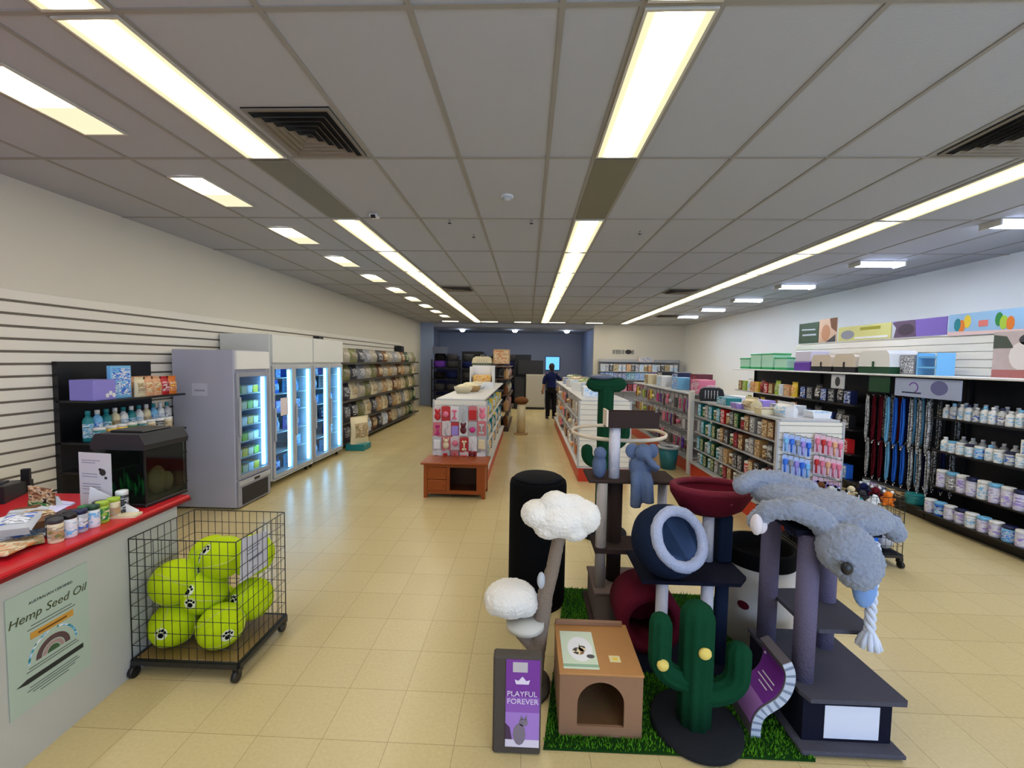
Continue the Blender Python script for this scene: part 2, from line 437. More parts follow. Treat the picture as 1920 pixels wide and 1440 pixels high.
for i, (x, y) in enumerate(((-.8, 4.27), (.01, 4.27), (-.62, 4.75), (1.15, 4.6))):
    r = thing('sprinkler', 'tiny dark ceiling sprinkler head ' + ('left of the smoke detector', 'right of the smoke detector', 'behind the smoke detector', 'right of the middle light strip')[i], 'sprinkler', (x, y, CEIL), 0, 'sprinkler heads')
    build('pipe', MB().cyl((0, 0, 0), (0, 0, -.03), .008, seg=8), MCHROME, r)
    build('deflector', MB().lathe([(.018, -.034), (.018, -.03), (0, -.03)], 10), MDK, r)
# exit-style window in the stockroom
mb = MB(); mb.box(.78, 1.47, 19.56, 19.6, 1.3, 1.98)
o = struct('window_1', mb, M('window_frame_paint', (90, 110, 150), 0.5), 'window frame in the stockroom wall')
w = build('window_pane', box(.82, 1.43, 19.555, 19.565, 1.36, 1.94), EM('window_glow', (108, 190, 255), 1.3), o)

# ------------------------------------------------------------------ product kinds (front faces local -Y, origin at base centre)
def K_bottle(h=.2, r=.034, sq=1.0):
    b = MB().lathe([(r*.92, 0), (r, h*.03), (r, h*.66), (r*.8, h*.76), (r*.42, h*.82), (r*.4, h*.86)], 12, sy=sq)
    c = MB().lathe([(r*.48, h*.855), (r*.48, h*.985), (r*.4, h), (0, h)], 10)
    l = MB().lathe([(r*1.015, h*.12), (r*1.015, h*.58)], 12, sy=sq)
    l.f = l.f[:-2]; l.sm = l.sm[:-2]
    return [('body', b.mesh('bottle'), 0), ('cap', c.mesh('cap'), 1), ('label', l.mesh('label'), 2)]
def K_jar(h=.12, r=.05):
    b = MB().lathe([(r*.94, 0), (r, h*.04), (r, h*.8), (r*.9, h*.84)], 14)
    c = MB().lathe([(r*1.02, h*.82), (r*1.02, h*.97), (r*.96, h), (0, h)], 14)
    l = MB().lathe([(r*1.012, h*.14), (r*1.012, h*.7)], 14); l.f = l.f[:-2]; l.sm = l.sm[:-2]
    return [('body', b.mesh('jar'), 0), ('lid', c.mesh('lid'), 1), ('label', l.mesh('label'), 2)]
def K_box(w=.1, d=.06, h=.16):
    b = box(-w/2, w/2, -d/2, d/2, 0, h, .003)
    l = box(-w*.44, w*.44, -d/2 - .001, -d/2 + .001, h*.08, h*.92)
    return [('carton', b.mesh('box'), 0), ('front_print', l.mesh('front_print'), 2)]
def K_bag(w=.36, h=.34, d=.14, seed=0):
    rnd = random.Random(seed)
    b = MB(); n = 8; m = 9
    def surf(sg, off=0.0):
        vs = []
        for j in range(m + 1):
            v = j / m
            for i in range(n + 1):
                u = i / n * 2 - 1
                prof = (1 - abs(u) ** 3.5) ** .6 * max(0.0, math.sin(PI * min(1, (v * .93 + .07))) if v > .5 else 1 - .25 * (1 - v * 2) ** 2)
                ww = w / 2 * (1 - .06 * math.sin(PI * v)) 
                vs.append((u * ww, sg * (d / 2 * prof + off), v * h))
        return vs
    for sg in (-1, 1):
        vs = surf(sg)
        fs = []
        for j in range(m):
            for i in range(n):
                a = j * (n + 1) + i
                q = (a, a + 1, a + n + 2, a + n + 1)
                fs.append(q if sg < 0 else tuple(reversed(q)))
        b.add(vs, fs, True)
    # flat bottom and pinched top seam
    b.box(-w/2*.98, w/2*.98, -.004, .004, h - .004, h + .018)
    b.box(-w/2*.9, w/2*.9, -d*.36, d*.36, 0, .004)
    l = MB(); vs = surf(-1, .002); fs = []
    for j in range(2, m - 2):
        for i in range(1, n - 1):
            a = j * (n + 1) + i; fs.append((a, a + 1, a + n + 2, a + n + 1))
    l.add(vs, fs, True)
    return [('sack', b.mesh('bag'), 0), ('front_print', l.mesh('front_print'), 2)]
def K_can(h=.09, r=.04):
    b = MB().lathe([(r*.95, 0), (r, .004), (r, h-.004), (r*.95, h), (r*.86, h), (r*.86, h-.004), (0, h-.004)], 12)
    l = MB().lathe([(r*1.01, h*.1), (r*1.01, h*.9)], 12); l.f = l.f[:-2]; l.sm = l.sm[:-2]
    return [('tin', b.mesh('can'), 0), ('label', l.mesh('label'), 2)]
def K_tray(w=.16, d=.12, h=.06):
    b = MB(); b.prism([(-w*.42, 0), (w*.42, 0), (w/2, h), (-w/2, h)], -d/2, d/2)
    l = box(-w*.48, w*.48, -d/2 - .0015, d/2 + .001, h - .012, h + .002)
    return [('tub', b.mesh('tray'), 0), ('film', l.mesh('film'), 2)]
# hanging kinds: origin at hook point (top), body hangs down
def K_card(w=.1, h=.2, t='bone'):
    c = MB(); c.prism([(-w/2, -h), (w/2, -h), (w/2, -.02), (w*.3, -.008), (-w*.3, -.008), (-w/2, -.02)], -.0015, .0015)
    p = MB()
    if t == 'bone':
        p.cyl((0, -.014, -h*.35), (0, -.014, -h*.8), .012, seg=8)
        for z in (-h*.33, -h*.82):
            for s in (-1, 1): p.ell((s*.016, -.014, z), .018, 8, 6)
    elif t == 'ball':
        p.ell((0, -.03, -h*.55), min(w*.42, .04), 12, 8)
    elif t == 'rope':
        p.tube([(0, -.014, -h*.2), (.02, -.016, -h*.4), (-.02, -.016, -h*.65), (0, -.014, -h*1.05)], .011, 8)
    elif t == 'plush':
        p.ell((0, -.022, -h*.62), (w*.36, .024, h*.24), 10, 8); p.ell((0, -.024, -h*.33), (w*.26, .024, h*.14), 10, 8)
        for s in (-1, 1): p.ell((s*w*.24, -.02, -h*.22), (w*.09, .012, h*.1), 8, 6)
    else:
        p.box(-w*.4, w*.4, -.02, -.0016, -h*.9, -h*.28, .008)
    k = MB(); k.tube([(0, .02, .004), (0, -.012, .004), (0, -.03, .012)], .0025, 6)
    return [('card', c.mesh('card'), 0), ('toy', p.mesh('toy'), 2), ('hook', k.mesh('hook'), 1)]
def K_lead(L=.62, w=.022):
    b = MB(); pts = [(-.004, -.02, 0), (-.014, -.022, -L*.1), (-.017, -.018, -L*.5), (-.013, -.022, -L*.9), (0, -.02, -L), (.013, -.022, -L*.9), (.018, -.018, -L*.5), (.014, -.022, -L*.1), (.004, -.02, 0)]
    b.tube(pts, w * .5, 6, flat=.25)
    c = MB(); c.tube([(-.02, -.02, -L*.98), (0, -.02, -L - .03), (.02, -.02, -L*.98)], .005, 6); c.ell((0, -.02, -L - .035), .012, 8, 6)
    k = MB(); k.tube([(0, .03, .0), (0, -.03, .0), (0, -.045, .012)], .003, 6)
    return [('strap', b.mesh('lead'), 0), ('clip', c.mesh('clip'), 1), ('hook', k.mesh('hook'), 1)]
def K_plush(s=.11):
    b = MB(); b.ell((0, 0, s*.62), (s*.6, s*.55, s*.62), 12, 9)
    h = MB(); h.ell((0, -s*.25, s*1.35), (s*.46, s*.44, s*.42), 12, 9); h.ell((0, -s*.68, s*1.26), (s*.2, s*.2, s*.16), 10, 7)
    out = [('body', b.mesh('soft_toy'), 0), ('head', h.mesh('head'), 0)]
    for q in (-1, 1):
        out.append(('ear', MB().ell((q*s*.38, -s*.2, s*1.72), (s*.17, s*.09, s*.2), 8, 6).mesh('ear'), 1))
        out.append(('leg', MB().ell((q*s*.4, -s*.5, s*.2), (s*.2, s*.34, s*.2), 10, 7).mesh('leg'), 0)); out.append(('arm', MB().ell((q*s*.58, -s*.25, s*.85), (s*.16, s*.3, s*.16), 10, 7).mesh('arm'), 0))
    return out
def K_cushion(w=.6, d=.45, h=.16):
    b = MB(); b.lathe([(0, 0), (.42, .0), (.5, .35), (.5, .7), (.44, 1.0), (.36, .98), (.32, .55), (0, .5)], 22)
    b.v = [(x*w*1.0, y*d*1.0, z*h) for x, y, z in b.v]
    return [('bolster', b.mesh('pet_bed'), 0)]
def K_carrier(w=.4, d=.3, h=.28):
    b = MB(); b.prism([(-w/2*.9, 0), (w/2*.9, 0), (w/2, h*.5), (-w/2, h*.5)], -d/2, d/2)
    t = MB(); t.prism([(-w/2, h*.52), (w/2, h*.52), (w/2*.9, h*.86), (w*.3, h), (-w*.3, h), (-w/2*.9, h*.86)], -d/2, d/2)
    g = MB()
    for i in range(5): g.cyl((-w*.24 + i*w*.12, -d/2 - .006, h*.2), (-w*.24 + i*w*.12, -d/2 - .006, h*.8), .004, seg=6)
    hd = MB().tube([(-.06, 0, h*.99), (-.05, 0, h*1.1), (.05, 0, h*1.1), (.06, 0, h*.99)], .008, 6)
    return [('bottom_shell', b.mesh('pet_carrier'), 0), ('top_shell', t.mesh('top_shell'), 2), ('grille', g.mesh('grille'), 1), ('handle', hd.mesh('handle'), 1)]
_K = {}
def K(fn, *a):
    k = (fn.__name__,) + a
    if k not in _K: _K[k] = fn(*a)
    return _K[k]
def put(kind, name, label, cat, loc, rz, mats, group=None, parts=True, rot=None):
    """one thing: body mesh with its parts as children; copies share mesh data"""
    pn, me, role = kind[0]
    o = link(name, me, mats[role], None, loc, rz, True)
    if rot: o.rotation_euler = rot
    tag(o, label, cat, group)
    if parts:
        for pn, me, role in kind[1:]:
            link(pn, me, mats[min(role, len(mats) - 1)], o, None, 0, True)
    return o

C_ = dict(white=(232, 234, 240), cream=(226, 214, 180), black=(20, 20, 24), navy=(22, 30, 74), blue=(44, 110, 224), sky=(120, 190, 240), teal=(24, 130, 140),
    green=(38, 130, 62), dkgreen=(18, 66, 40), lime=(164, 196, 60), yellow=(232, 200, 56), orange=(222, 120, 40), red=(190, 30, 36), maroon=(96, 18, 34), pink=(226, 120, 150),
    magenta=(196, 40, 130), purple=(98, 54, 158), lilac=(158, 138, 222), brown=(112, 72, 44), tan=(186, 150, 104), grey=(140, 142, 150), silver=(190, 194, 202), charcoal=(58, 58, 64), peach=(226, 170, 130), lavender=(202, 200, 232), olive=(122, 124, 74), stone=(168, 160, 144))
NICE = dict(dkgreen='dark green', sky='pale blue')
def cn(c): return NICE.get(c, c)
def MC(c, rough=0.4): return M('pl_%s_%g' % (c, rough), C_[c], rough)
def MF(c): return M('fab_' + c, C_[c], 0.95, bump=0.4, bscale=160, spec=0.15)
PR = {}
for k_, v_ in {
    'blue': ('blue', 'white', 'sky', 'navy'), 'white': ('white', 'white', 'sky', 'white'), 'teal': ('teal', 'white', 'sky', 'teal'), 'lilac': ('lilac', 'white', 'purple', 'white'),
    'pink': ('pink', 'white', 'magenta', 'pink'), 'green': ('green', 'cream', 'dkgreen', 'lime'), 'yellow': ('yellow', 'cream', 'orange', 'yellow'), 'brown': ('brown', 'tan', 'cream', 'black'),
    'cream': ('cream', 'stone', 'tan', 'olive'), 'red': ('red', 'white', 'red', 'maroon'), 'black': ('black', 'charcoal', 'white', 'black'), 'purple': ('purple', 'lilac', 'white', 'purple'),
    'tan': ('tan', 'cream', 'brown', 'tan'), 'grey': ('grey', 'white', 'charcoal', 'silver'), 'orange': ('orange', 'cream', 'red', 'yellow'), 'navy': ('navy', 'blue', 'white', 'navy'),
    'sky': ('sky', 'white', 'blue', 'sky'), 'silver': ('silver', 'white', 'grey', 'blue'), 'lime': ('lime', 'cream', 'green', 'lime'), 'peach': ('peach', 'cream', 'tan', 'orange'), 'maroon': ('maroon', 'red', 'black', 'pink'),
    'dkgreen': ('dkgreen', 'green', 'cream', 'black'), 'charcoal': ('charcoal', 'black', 'silver', 'grey'), 'magenta': ('magenta', 'pink', 'white', 'purple'), 'lavender': ('lavender', 'white', 'lavender', 'lilac'), 'olive': ('olive', 'stone', 'dkgreen', 'tan'), 'stone': ('stone', 'grey', 'cream', 'charcoal')}.items():
    PR[k_] = [C_[q] for q in v_]
def PC(c): return PM('print_' + c, PR[c], 38.0)
def trio(c, cap='white'): return (MC(c), MC(cap), PC(c))

class Seq:
    """labels for a run of look-alikes: colour, noun, ordinal, place"""
    def __init__(s, noun, place, end='near end'): s.noun, s.place, s.end, s.n = noun, place, end, 0
    def __call__(s, c, extra=''):
        s.n += 1
        return '%s %s, %s from the %s %s' % (cn(c), s.noun, ordw(s.n), s.end, s.place)

# ------------------------------------------------------------------ shelving helper
def levels_unit(name, label, xback, xfront, y0, y1, levels, top, mframe, mshelf, back=True, uprights=None, plinth=None, mplinth=None, lip=None, th=.02, depth=None, group=None, backto=None):
    """shelf unit along Y; shelves run from xback to xfront"""
    r = thing(name, label, 'shelving', (xback, y0, 0), 0, group)
    s = 1 if xfront > xback else -1
    D = abs(xfront - xback); L = y1 - y0
    def bx(a, b, *k): return (min(s*a, s*b), max(s*a, s*b))
    if back:
        x = bx(0, .018); build('back_panel', box(x[0], x[1], 0, L, .02, backto or top), mframe, r)
    for y in (uprights if uprights is not None else (0, L)):
        x = bx(.018, .05); build('upright', box(x[0], x[1], y - .014 if y > 0 else 0, y + .014 if y < L else L, 0, top), mframe, r)
    for i, z in enumerate(levels):
        d = depth[i] if depth else D
        x = bx(.02, d); sh = build('shelf', box(x[0], x[1], 0, L, z - th, z, .003), mshelf, r)
        if lip:
            x = bx(d - .002, d + .006); build('price_strip', box(x[0], x[1], 0, L, z - .034, z + .006), lip, sh)
    if plinth:
        x = bx(.02, D - .03); build('plinth', box(x[0], x[1], 0, L, 0, plinth), mplinth or mframe, r)
    return r

# ================================================================== RIGHT GONDOLA
RX0, RX1 = 5.0, 4.55
lv = [.13, .42, .82, 1.19]
levels_unit('black_shelving_bay', 'black shelving bay full of bottles at the right edge of the photo', RX0, RX1, 3.1, 4.97, lv, 1.63, MBLK, MBLK, plinth=.1, depth=[.52, .40, .40, .40], uprights=(0, .95, 1.86))
levels_unit('black_shelving_bay', 'dark display bay hung with leads beside the bottle shelves', RX0, RX1, 4.98, 6.07, [.13], 1.63, MBLK, MBLK, plinth=.1)
levels_unit('black_shelving_bay', 'dark shelving bay behind the white slatted end panel', RX0, RX1, 6.08, 7.4, [.13, .5, .85, 1.2], 1.63, MBLK, MBLK, plinth=.1)
levels_unit('black_shelving_bay', 'far shelving bay under the green lidded tubs', RX0, RX1, 7.41, 9.5, [.13, .5, .85, 1.2], 1.63, MBLK, MLGREY, plinth=.1)
o = build('top_shelf', box(RX1 - .08, RX0 + .02, 3.1, 9.5, 1.632, 1.655, .004), MWHITE); tag(o, 'long white top shelf running above the right hand bays', 'shelf')
mb = MB(); z = 1.657
for i in range(5): mb.box(RX0 - .012, RX0 + .012, 3.1, 8.15, z + i*.09 + .006, z + (i+1)*.09, .004)
mb.box(RX0 + .012, RX0 + .03, 3.1, 8.15, 1.657, 2.13)
o = build('slatted_back_panel', mb, W_SLAT); tag(o, 'white slatted panel standing on the long top shelf', 'panel')
def poster(name, label, y0, y1, z0, z1, mat, x=4.985, cat='poster'):
    r = thing(name, label, cat, (x, (y0 + y1)/2, z0))
    w = abs(y1 - y0)
    build('board', box(0, .012, -w/2, w/2, 0, z1 - z0), mat, r)
    return r, w, z1 - z0
def flat(name, poly, mat, parent, x=-.0015):
    """flat printed shape on a board facing -X; poly in (y, z)"""
    m = MB().prism(poly, x, .0, 'x'); return build(name, m, mat, parent)
def ring_arc(cy, cz, r0, r1, a0, a1, n=14):
    p = [(cy + r1*math.cos(R(a0 + (a1-a0)*i/n)), cz + r1*math.sin(R(a0 + (a1-a0)*i/n))) for i in range(n+1)]
    return p + [(cy + r0*math.cos(R(a1 - (a1-a0)*i/n)), cz + r0*math.sin(R(a1 - (a1-a0)*i/n))) for i in range(n+1)]
def blob(cx, cz, ry, rz_, n=14, ph=0): return [(cx + ry*math.cos(2*PI*i/n + ph), cz + rz_*math.sin(2*PI*i/n + ph)) for i in range(n)]
zt = 2.14
r, w, h = poster('header_poster', 'dark green leafy poster, leftmost of the header posters', 8.08, 7.56, zt, 2.5, M('poster_green', (66, 88, 66), .5, mott=.4, bscale=12))
flat('print', [(-w*.35, h*.62), (w*.35, h*.66), (w*.35, h*.72), (-w*.35, h*.68)], MC('silver'), r); flat('print', [(-w*.4, h*.36), (w*.3, h*.38), (w*.3, h*.46), (-w*.4, h*.44)], MC('silver'), r)
r, w, h = poster('header_poster', 'peach and brown poster beside the dark green one', 7.54, 7.12, zt, 2.53, M('poster_peach', (206, 172, 144), .5))
flat('print', blob(w*.1, h*.4, w*.25, h*.36), M('poster_tan', (186, 132, 96), .5), r); flat('print', [(-w/2, h*.4), (-w*.2, h*.6), (-w*.1, h), (-w/2, h)], MC('brown'), r, -.002); flat('print', [(w*.1, 0), (-w*.45, 0), (-w*.45, h*.3)], MC('charcoal'), r, -.002)
r, w, h = poster('header_poster', 'pale yellow green poster in the middle of the headers', 7.08, 6.08, zt, 2.36, M('poster_yellow', (208, 204, 130), .5))
flat('print', blob(w*.3, h*.42, w*.14, h*.32), MC('grey'), r); flat('print', [(w*.05, h*.66), (-w*.32, h*.66), (-w*.32, h*.86), (w*.05, h*.86)], M('poster_olive', (156, 150, 40), .5), r); flat('print', [(w*.15, h*.1), (-w*.45, h*.1), (-w*.45, h*.22), (w*.15, h*.22)], MC('white'), r)
r, w, h = poster('header_poster', 'purple poster with a dark cat left of the parrots', 6.06, 5.3, zt, 2.36, M('poster_purple', (122, 98, 176), .5))
flat('print', [(w*.5, 0), (w*.5, h*.9), (w*.4, h), (w*.05, h*.98), (w*.02, 0)], M('poster_darkpurple', (96, 76, 98), .5), r); flat('print', blob(w*.22, h*.45, w*.16, h*.36), M('poster_cat', (66, 52, 66), .5), r, -.003); flat('print', [(w*.5, 0), (w*.5, h*.9), (w*.42, h*.6), (w*.46, 0)], MC('silver'), r, -.004)
r, w, h = poster('header_poster', 'sky blue poster with colourful parrots at the right end', 5.28, 4.5, zt - .02, 2.37, M('poster_sky', (150, 190, 222), .5))
for (u, v, cc) in ((.3, .42, 'orange'), (.22, .62, 'yellow'), (-.26, .45, 'lime'), (-.34, .4, 'orange'), (.36, .5, 'teal'), (-.2, .6, 'green')):
    flat('parrot', blob(w*u, h*v, w*.05, h*.3, 10, u), MC(cc), r, -.002 - abs(u)*.003)
flat('logo', [(.06*w, h*.35), (-.06*w, h*.35), (-.06*w, h*.62), (.06*w, h*.62)], M('poster_salmon', (226, 120, 110), .5), r, -.004)
flat('print', [(w*.5, 0), (w*.5, h*.2), (-w*.5, h*.12), (-w*.5, 0)], M('poster_pink', (228, 196, 190), .5), r, -.0045)
# things on the long top shelf
TZ = 1.655
def tub_crate(label, y, c1, c2, w=.34, d=.3, h=.2, group=None, x=4.72):
    r = thing('storage_tub', label, 'storage tub', (x, y, TZ), 0, group)
    m = MB(); m.prism([(-w*.46, 0), (w*.46, 0), (w/2, h), (-w/2, h)], -d/2, d/2, 'x'); build('tub', m, c1, r)
    build('lid', box(-d/2 - .01, d/2 + .01, -w/2 - .01, w/2 + .01, h, h + .03, .008), c2, r); 
    build('base_tray', box(-d/2 - .004, d/2 + .004, -w*.47, w*.47, 0, .05, .006), c2, r)
CLR = M('clear_green_plastic', (176, 222, 200), .3); GLID = M('green_lid', (48, 160, 96), .35)
for i, y in enumerate((9.15, 8.72, 8.3, 7.88)): tub_crate('clear tub with green lid on the long top shelf, %s from the left' % ordw(i+1), y, CLR, GLID, .38, .32, .28 if i in (1, 2) else .2, 'green lidded tubs')
r = thing('storage_tub', 'white tub with a purple base on the top shelf, right of the green lids', 'storage tub', (4.72, 7.28, TZ))
build('tub', box(-.15, .15, -.2, .2, .15, .33, .01), M('frosted_lilac', (208, 204, 226), .4), r); build('base_tray', box(-.16, .16, -.21, .21, 0, .15, .012), MC('purple'), r)
def litter(label, y, w, top, base, h0, h1, x=4.72):
    r = thing('litter_box', label, 'litter box', (x, y, TZ))
    m = MB(); m.prism([(-w*.47, 0), (w*.47, 0), (w/2, h0), (-w/2, h0)], -.18, .18, 'x'); build('tray', m, base, r)
    m = MB(); m.prism([(-w/2, h0), (w/2, h0), (w*.46, h1*.85), (w*.38, h1), (-w*.38, h1), (-w*.46, h1*.85)], -.18, .18, 'x'); build('hood', m, top, r)
    build('clasp', box(-.19, -.178, -.015, .015, h0 - .03, h0 + .07, .004), base, r)
litter('beige hooded litter box with a black base, left one', 6.78, .46, M('beige_plastic', (206, 194, 178), .4), MBLK, .08, .26)
litter('beige hooded litter box with a black base, right one', 6.3, .44, M('beige_plastic', (206, 194, 178), .4), MBLK, .08, .26)
litter('white hooded litter box with a dark green base', 5.78, .52, MWHITE, MC('dkgreen'), .09, .3)
o = put(K(K_box, .2, .16, .24), 'carton', 'grey carton between the green litter box and the blue stand', 'box', (4.74, 5.42, TZ), -PI/2, (MC('grey'), MC('white'), PC('grey')))
r = thing('blue_stand', 'pale blue folding feeder stand on the top shelf', 'stand', (4.72, 5.12, TZ))
build('leg', box(-.1, .1, -.13, -.11, 0, .26, .004), MC('sky'), r); build('leg', box(-.1, .1, .11, .13, 0, .26, .004), MC('sky'), r); build('shelf', box(-.1, .1, -.11, .11, .2, .22), MC('sky'), r); build('shelf', box(-.1, .1, -.11, .11, .08, .1), MC('sky'), r)
r = thing('cat_poster', 'tall poster of a pale long haired cat leaning on the slats', 'poster', (4.87, 4.42, TZ))
build('board', box(0, .012, -.24, .24, 0, .47), M('cat_poster_paper', (206, 188, 184), .5, mott=.3, bscale=10), r)
flat('print', [(.24, .3), (.05, .3), (.12, .42), (.24, .44)], M('poster_leaf', (70, 78, 66), .5), r); flat('print', blob(-.02, .22, .11, .14), M('poster_fur', (228, 220, 216), .5), r); flat('print', blob(-.08, .38, .09, .06), MC('charcoal'), r); flat('print', [(.24, 0), (-.24, 0), (-.24, .08), (.24, .08)], M('poster_rust', (168, 100, 96), .5), r)
text('24', .11, MC('white'), r, (-.004, -.12, .09), (R(90), 0, R(-90)))
o = put(K(K_bag, .36, .4, .16), 'food_bag', 'dark blue sack at the right end of the long top shelf', 'bag', (4.72, 3.98, TZ), -PI/2, (MC('navy'), MC('navy'), PC('teal')))
# hanging signs below the white shelf
r = thing('shelf_sign', 'dark green sign board hanging under the white top shelf', 'sign', (4.5, 5.62, 1.42)); build('board', box(0, .01, -.16, .16, 0, .2), MC('dkgreen'), r)
r = thing('shelf_sign', 'pale blue sign with a dog under the white top shelf', 'sign', (4.5, 4.98, 1.40)); build('board', box(0, .01, -.4, .4, 0, .215), M('sign_blue', (160, 172, 206), .5), r)
flat('print', blob(-.16, .12, .1, .08), M('sign_dog', (96, 100, 150), .5), r); flat('print', [(.3, .04), (.05, .04), (.05, .055), (.3, .055)], MC('navy'), r); flat('print', ring_arc(.15, .11, .05, .062, 20, 250), MC('purple'), r)
r = thing('shelf_sign', 'small white sign with a dark dog left of the green one', 'sign', (4.5, 6.35, 1.42)); build('board', box(0, .01, -.13, .13, 0, .2), MC('silver'), r); flat('print', blob(0, .1, .05, .07), MC('charcoal'), r)
# bottles on the right bay
rows = [(1.19, 'top', 'K', ('white', 'sky', 'white', 'sky', 'white', 'silver', 'white', 'sky')), (.82, 'second', 'J', ('white', 'silver', 'white', 'sky', 'white', 'white')), (.42, 'third', 'M', ('lavender', 'lavender', 'lavender', 'white', 'lavender', 'grey')), (.13, 'bottom', 'B', ('lavender', 'sky', 'lavender', 'white', 'lavender', 'blue'))]
for z, nm, kd, cols in rows:
    sq = Seq('bottle' if kd in 'KM' else ('jar' if kd == 'J' else 'tub'), 'of the %s shelf, right bottle bay' % nm, 'far end')
    y = 4.86; i = 0
    while y > 3.2:
        c = cols[(i * 5 + i // 3) % len(cols)]
        if z == .13 and y < 3.75: c = 'pink' if i % 2 else 'magenta'
        if kd == 'K': k = K(K_bottle, .17 if i % 4 else .15, .036); st = .078
        elif kd == 'J': k = K(K_jar, .13, .042) if i % 5 else K(K_bottle, .16, .04); st = .092
        elif kd == 'M': k = K(K_jar, .19, .05) if i < 8 else K(K_bottle, .16, .04); st = .108 if i < 8 else .1
        else: k = K(K_jar, .15, .052); st = .112
        x = (4.535 if z == .13 else 4.645) + random.uniform(-.006, .006)
        if not (kd == 'M' and i in (9, 10)):
            put(k, {'K': 'bottle', 'J': 'jar', 'M': 'bottle', 'B': 'jar'}[kd], sq(c), 'bottle' if kd in 'KM' else 'jar', (x, y, z), -PI/2, trio(c, ('white', 'sky', 'white', 'navy')[i % 4]), 'bottles in the right bay, %s shelf' % nm)
        y -= st; i += 1
    # second row behind
    y = 4.82; i = 0
    if nm in ('top', 'second'):
        sq = Seq('rear bottle', 'of the %s right bay shelf' % nm, 'far end')
        while y > 3.5:
            c = cols[(i * 3 + 1) % len(cols)]
            put(K(K_bottle, .175, .036), 'bottle', sq(c), 'bottle', (4.80, y, z), -PI/2, trio(c), 'rear bottles, %s right bay shelf' % nm); y -= .1; i += 1
o = put(K(K_box, .26, .1, .14), 'carton', 'white and blue carton lying on the jars of the second right shelf', 'box', (4.645, 3.97, .951), -PI/2, (MC('white'), MC('white'), PC('sky')))
# leads bay
r = thing('peg_rail', 'black peg rails of the lead display bay', 'rail', (4.98, 5.5, 0))
for z in (1.36, .78): build('rail', box(-.03, 0, -.5, .5, z - .015, z + .015), MBLK, r)
sq = Seq('lead', 'of the upper lead rail', 'left end'); sq2 = Seq('lead', 'of the lower lead rail', 'left end')
up_ = ['charcoal', 'silver', 'charcoal', 'maroon', 'maroon', 'maroon', 'navy', 'sky', 'sky', 'blue', 'sky', 'blue', 'charcoal', 'silver', 'charcoal', 'grey', 'black', 'silver', 'charcoal']
for i, c in enumerate(up_):
    y = 6.0 - i * .055
    put(K(K_lead, .6, .034), 'dog_lead', sq(c), 'lead', (4.93 - .28*(i % 2), y, 1.36), -PI/2, (PM('camo_' + c, [C_[c], C_['white'], C_['black'], C_[c]], 60.0) if c in ('charcoal', 'silver', 'grey') else MF(c), MCHROME), 'leads on the upper rail')
    c2 = up_[i] if i % 4 else 'navy'
    put(K(K_lead, .5, .032), 'dog_lead', sq2(c2), 'lead', (4.90 - .22*(i % 2), y, .78), -PI/2, (PM('camo_' + c2, [C_[c2], C_['white'], C_['black'], C_[c2]], 60.0) if c2 in ('charcoal', 'silver', 'grey') else MF(c2), MCHROME), 'leads on the lower rail')
o = put(K(K_jar, .12, .09), 'bowl_stack', 'bright teal bowl at the foot of the lead bay', 'bowl', (4.62, 5.15, .13), 0, (MC('teal'), MC('teal'), MC('teal')))
sq = Seq('collar roll', 'on the lead bay base', 'left end')
for i, c in enumerate(('white', 'lilac', 'silver', 'cream', 'tan')): put(K(K_jar, .1, .06), 'collar_roll', sq(c), 'collar', (4.66, 5.9 - i*.13, .13), 0, trio(c, 'charcoal'), 'collar rolls')
# bays C and D
for (ya, yb, nm, pal) in ((6.15, 7.35, 'dark bay behind the slatted end', ('navy', 'blue', 'black', 'white', 'charcoal', 'red')), (7.5, 9.45, 'bay below green tubs', ('yellow', 'red', 'lime', 'peach', 'maroon', 'brown', 'white'))):
    for z, ln in ((1.2, 'top'), (.85, 'second'), (.5, 'third'), (.13, 'bottom')):
        sq = Seq('packet', 'on the %s shelf, %s' % (ln, nm), 'left'); y = yb - .1; i = 0
        while y > ya:
            c = pal[(i * 4 + int(z * 10)) % len(pal)]
            put(K(K_box, .13, .1, .2) if (i + int(z*9)) % 3 else K(K_bag, .15, .24, .09), 'packet', sq(c), 'packet', (4.63, y, z), -PI/2, trio(c), 'packets on the %s shelf, %s' % (ln, nm)); y -= .165; i += 1

# ================================================================== LEFT WALL SHELVING
# black wall shelf behind the counter
levels_unit('black_wall_shelf', 'black wall shelf behind the fish tank', -4.078, -3.68, 3.5, 4.44, [.4, .72, .98, 1.345], 1.68, MBLK, MBLK, uprights=(0,))
BS = 'of the black wall shelf'
r = thing('leaflet_box', 'lilac display box on the top of the black wall shelf', 'box', (-3.84, 3.605, 1.345)); build('carton', box(-.1, .12, -.1, .1, 0, .18, .004), M('lilac_card', (140, 132, 216), .5), r)
for k, (a, b_) in enumerate(((.02, .05), (.05, .04), (.08, .06))): build('paw_print', MB().prism(blob(a, .04 + .02*(k % 2), .016, .02), .12, .1215, 'x'), MC('white'), r)
put(K(K_box, .2, .04, .3), 'picture_card', 'upright pale blue picture card on the black wall shelf', 'card', (-3.8, 3.82, 1.345), PI/2, (MC('sky'), MC('white'), PC('sky')))
sq = Seq('treat pouch', 'on the top of the black wall shelf', 'near end')
for i, c in enumerate(('cream', 'peach', 'peach', 'red', 'orange', 'cream', 'peach', 'tan', 'peach')):
    put(K(K_bag, .11, .17, .07), 'treat_pouch', sq(c), 'pouch', (-3.76, 3.98 + i*.092, 1.345) if i < 5 else (-3.94, 3.99 + (i - 5)*.11, 1.345), PI/2, trio(c), 'pouches on the black wall shelf')
sq = Seq('bottle', 'on the middle of the black wall shelf', 'near end')
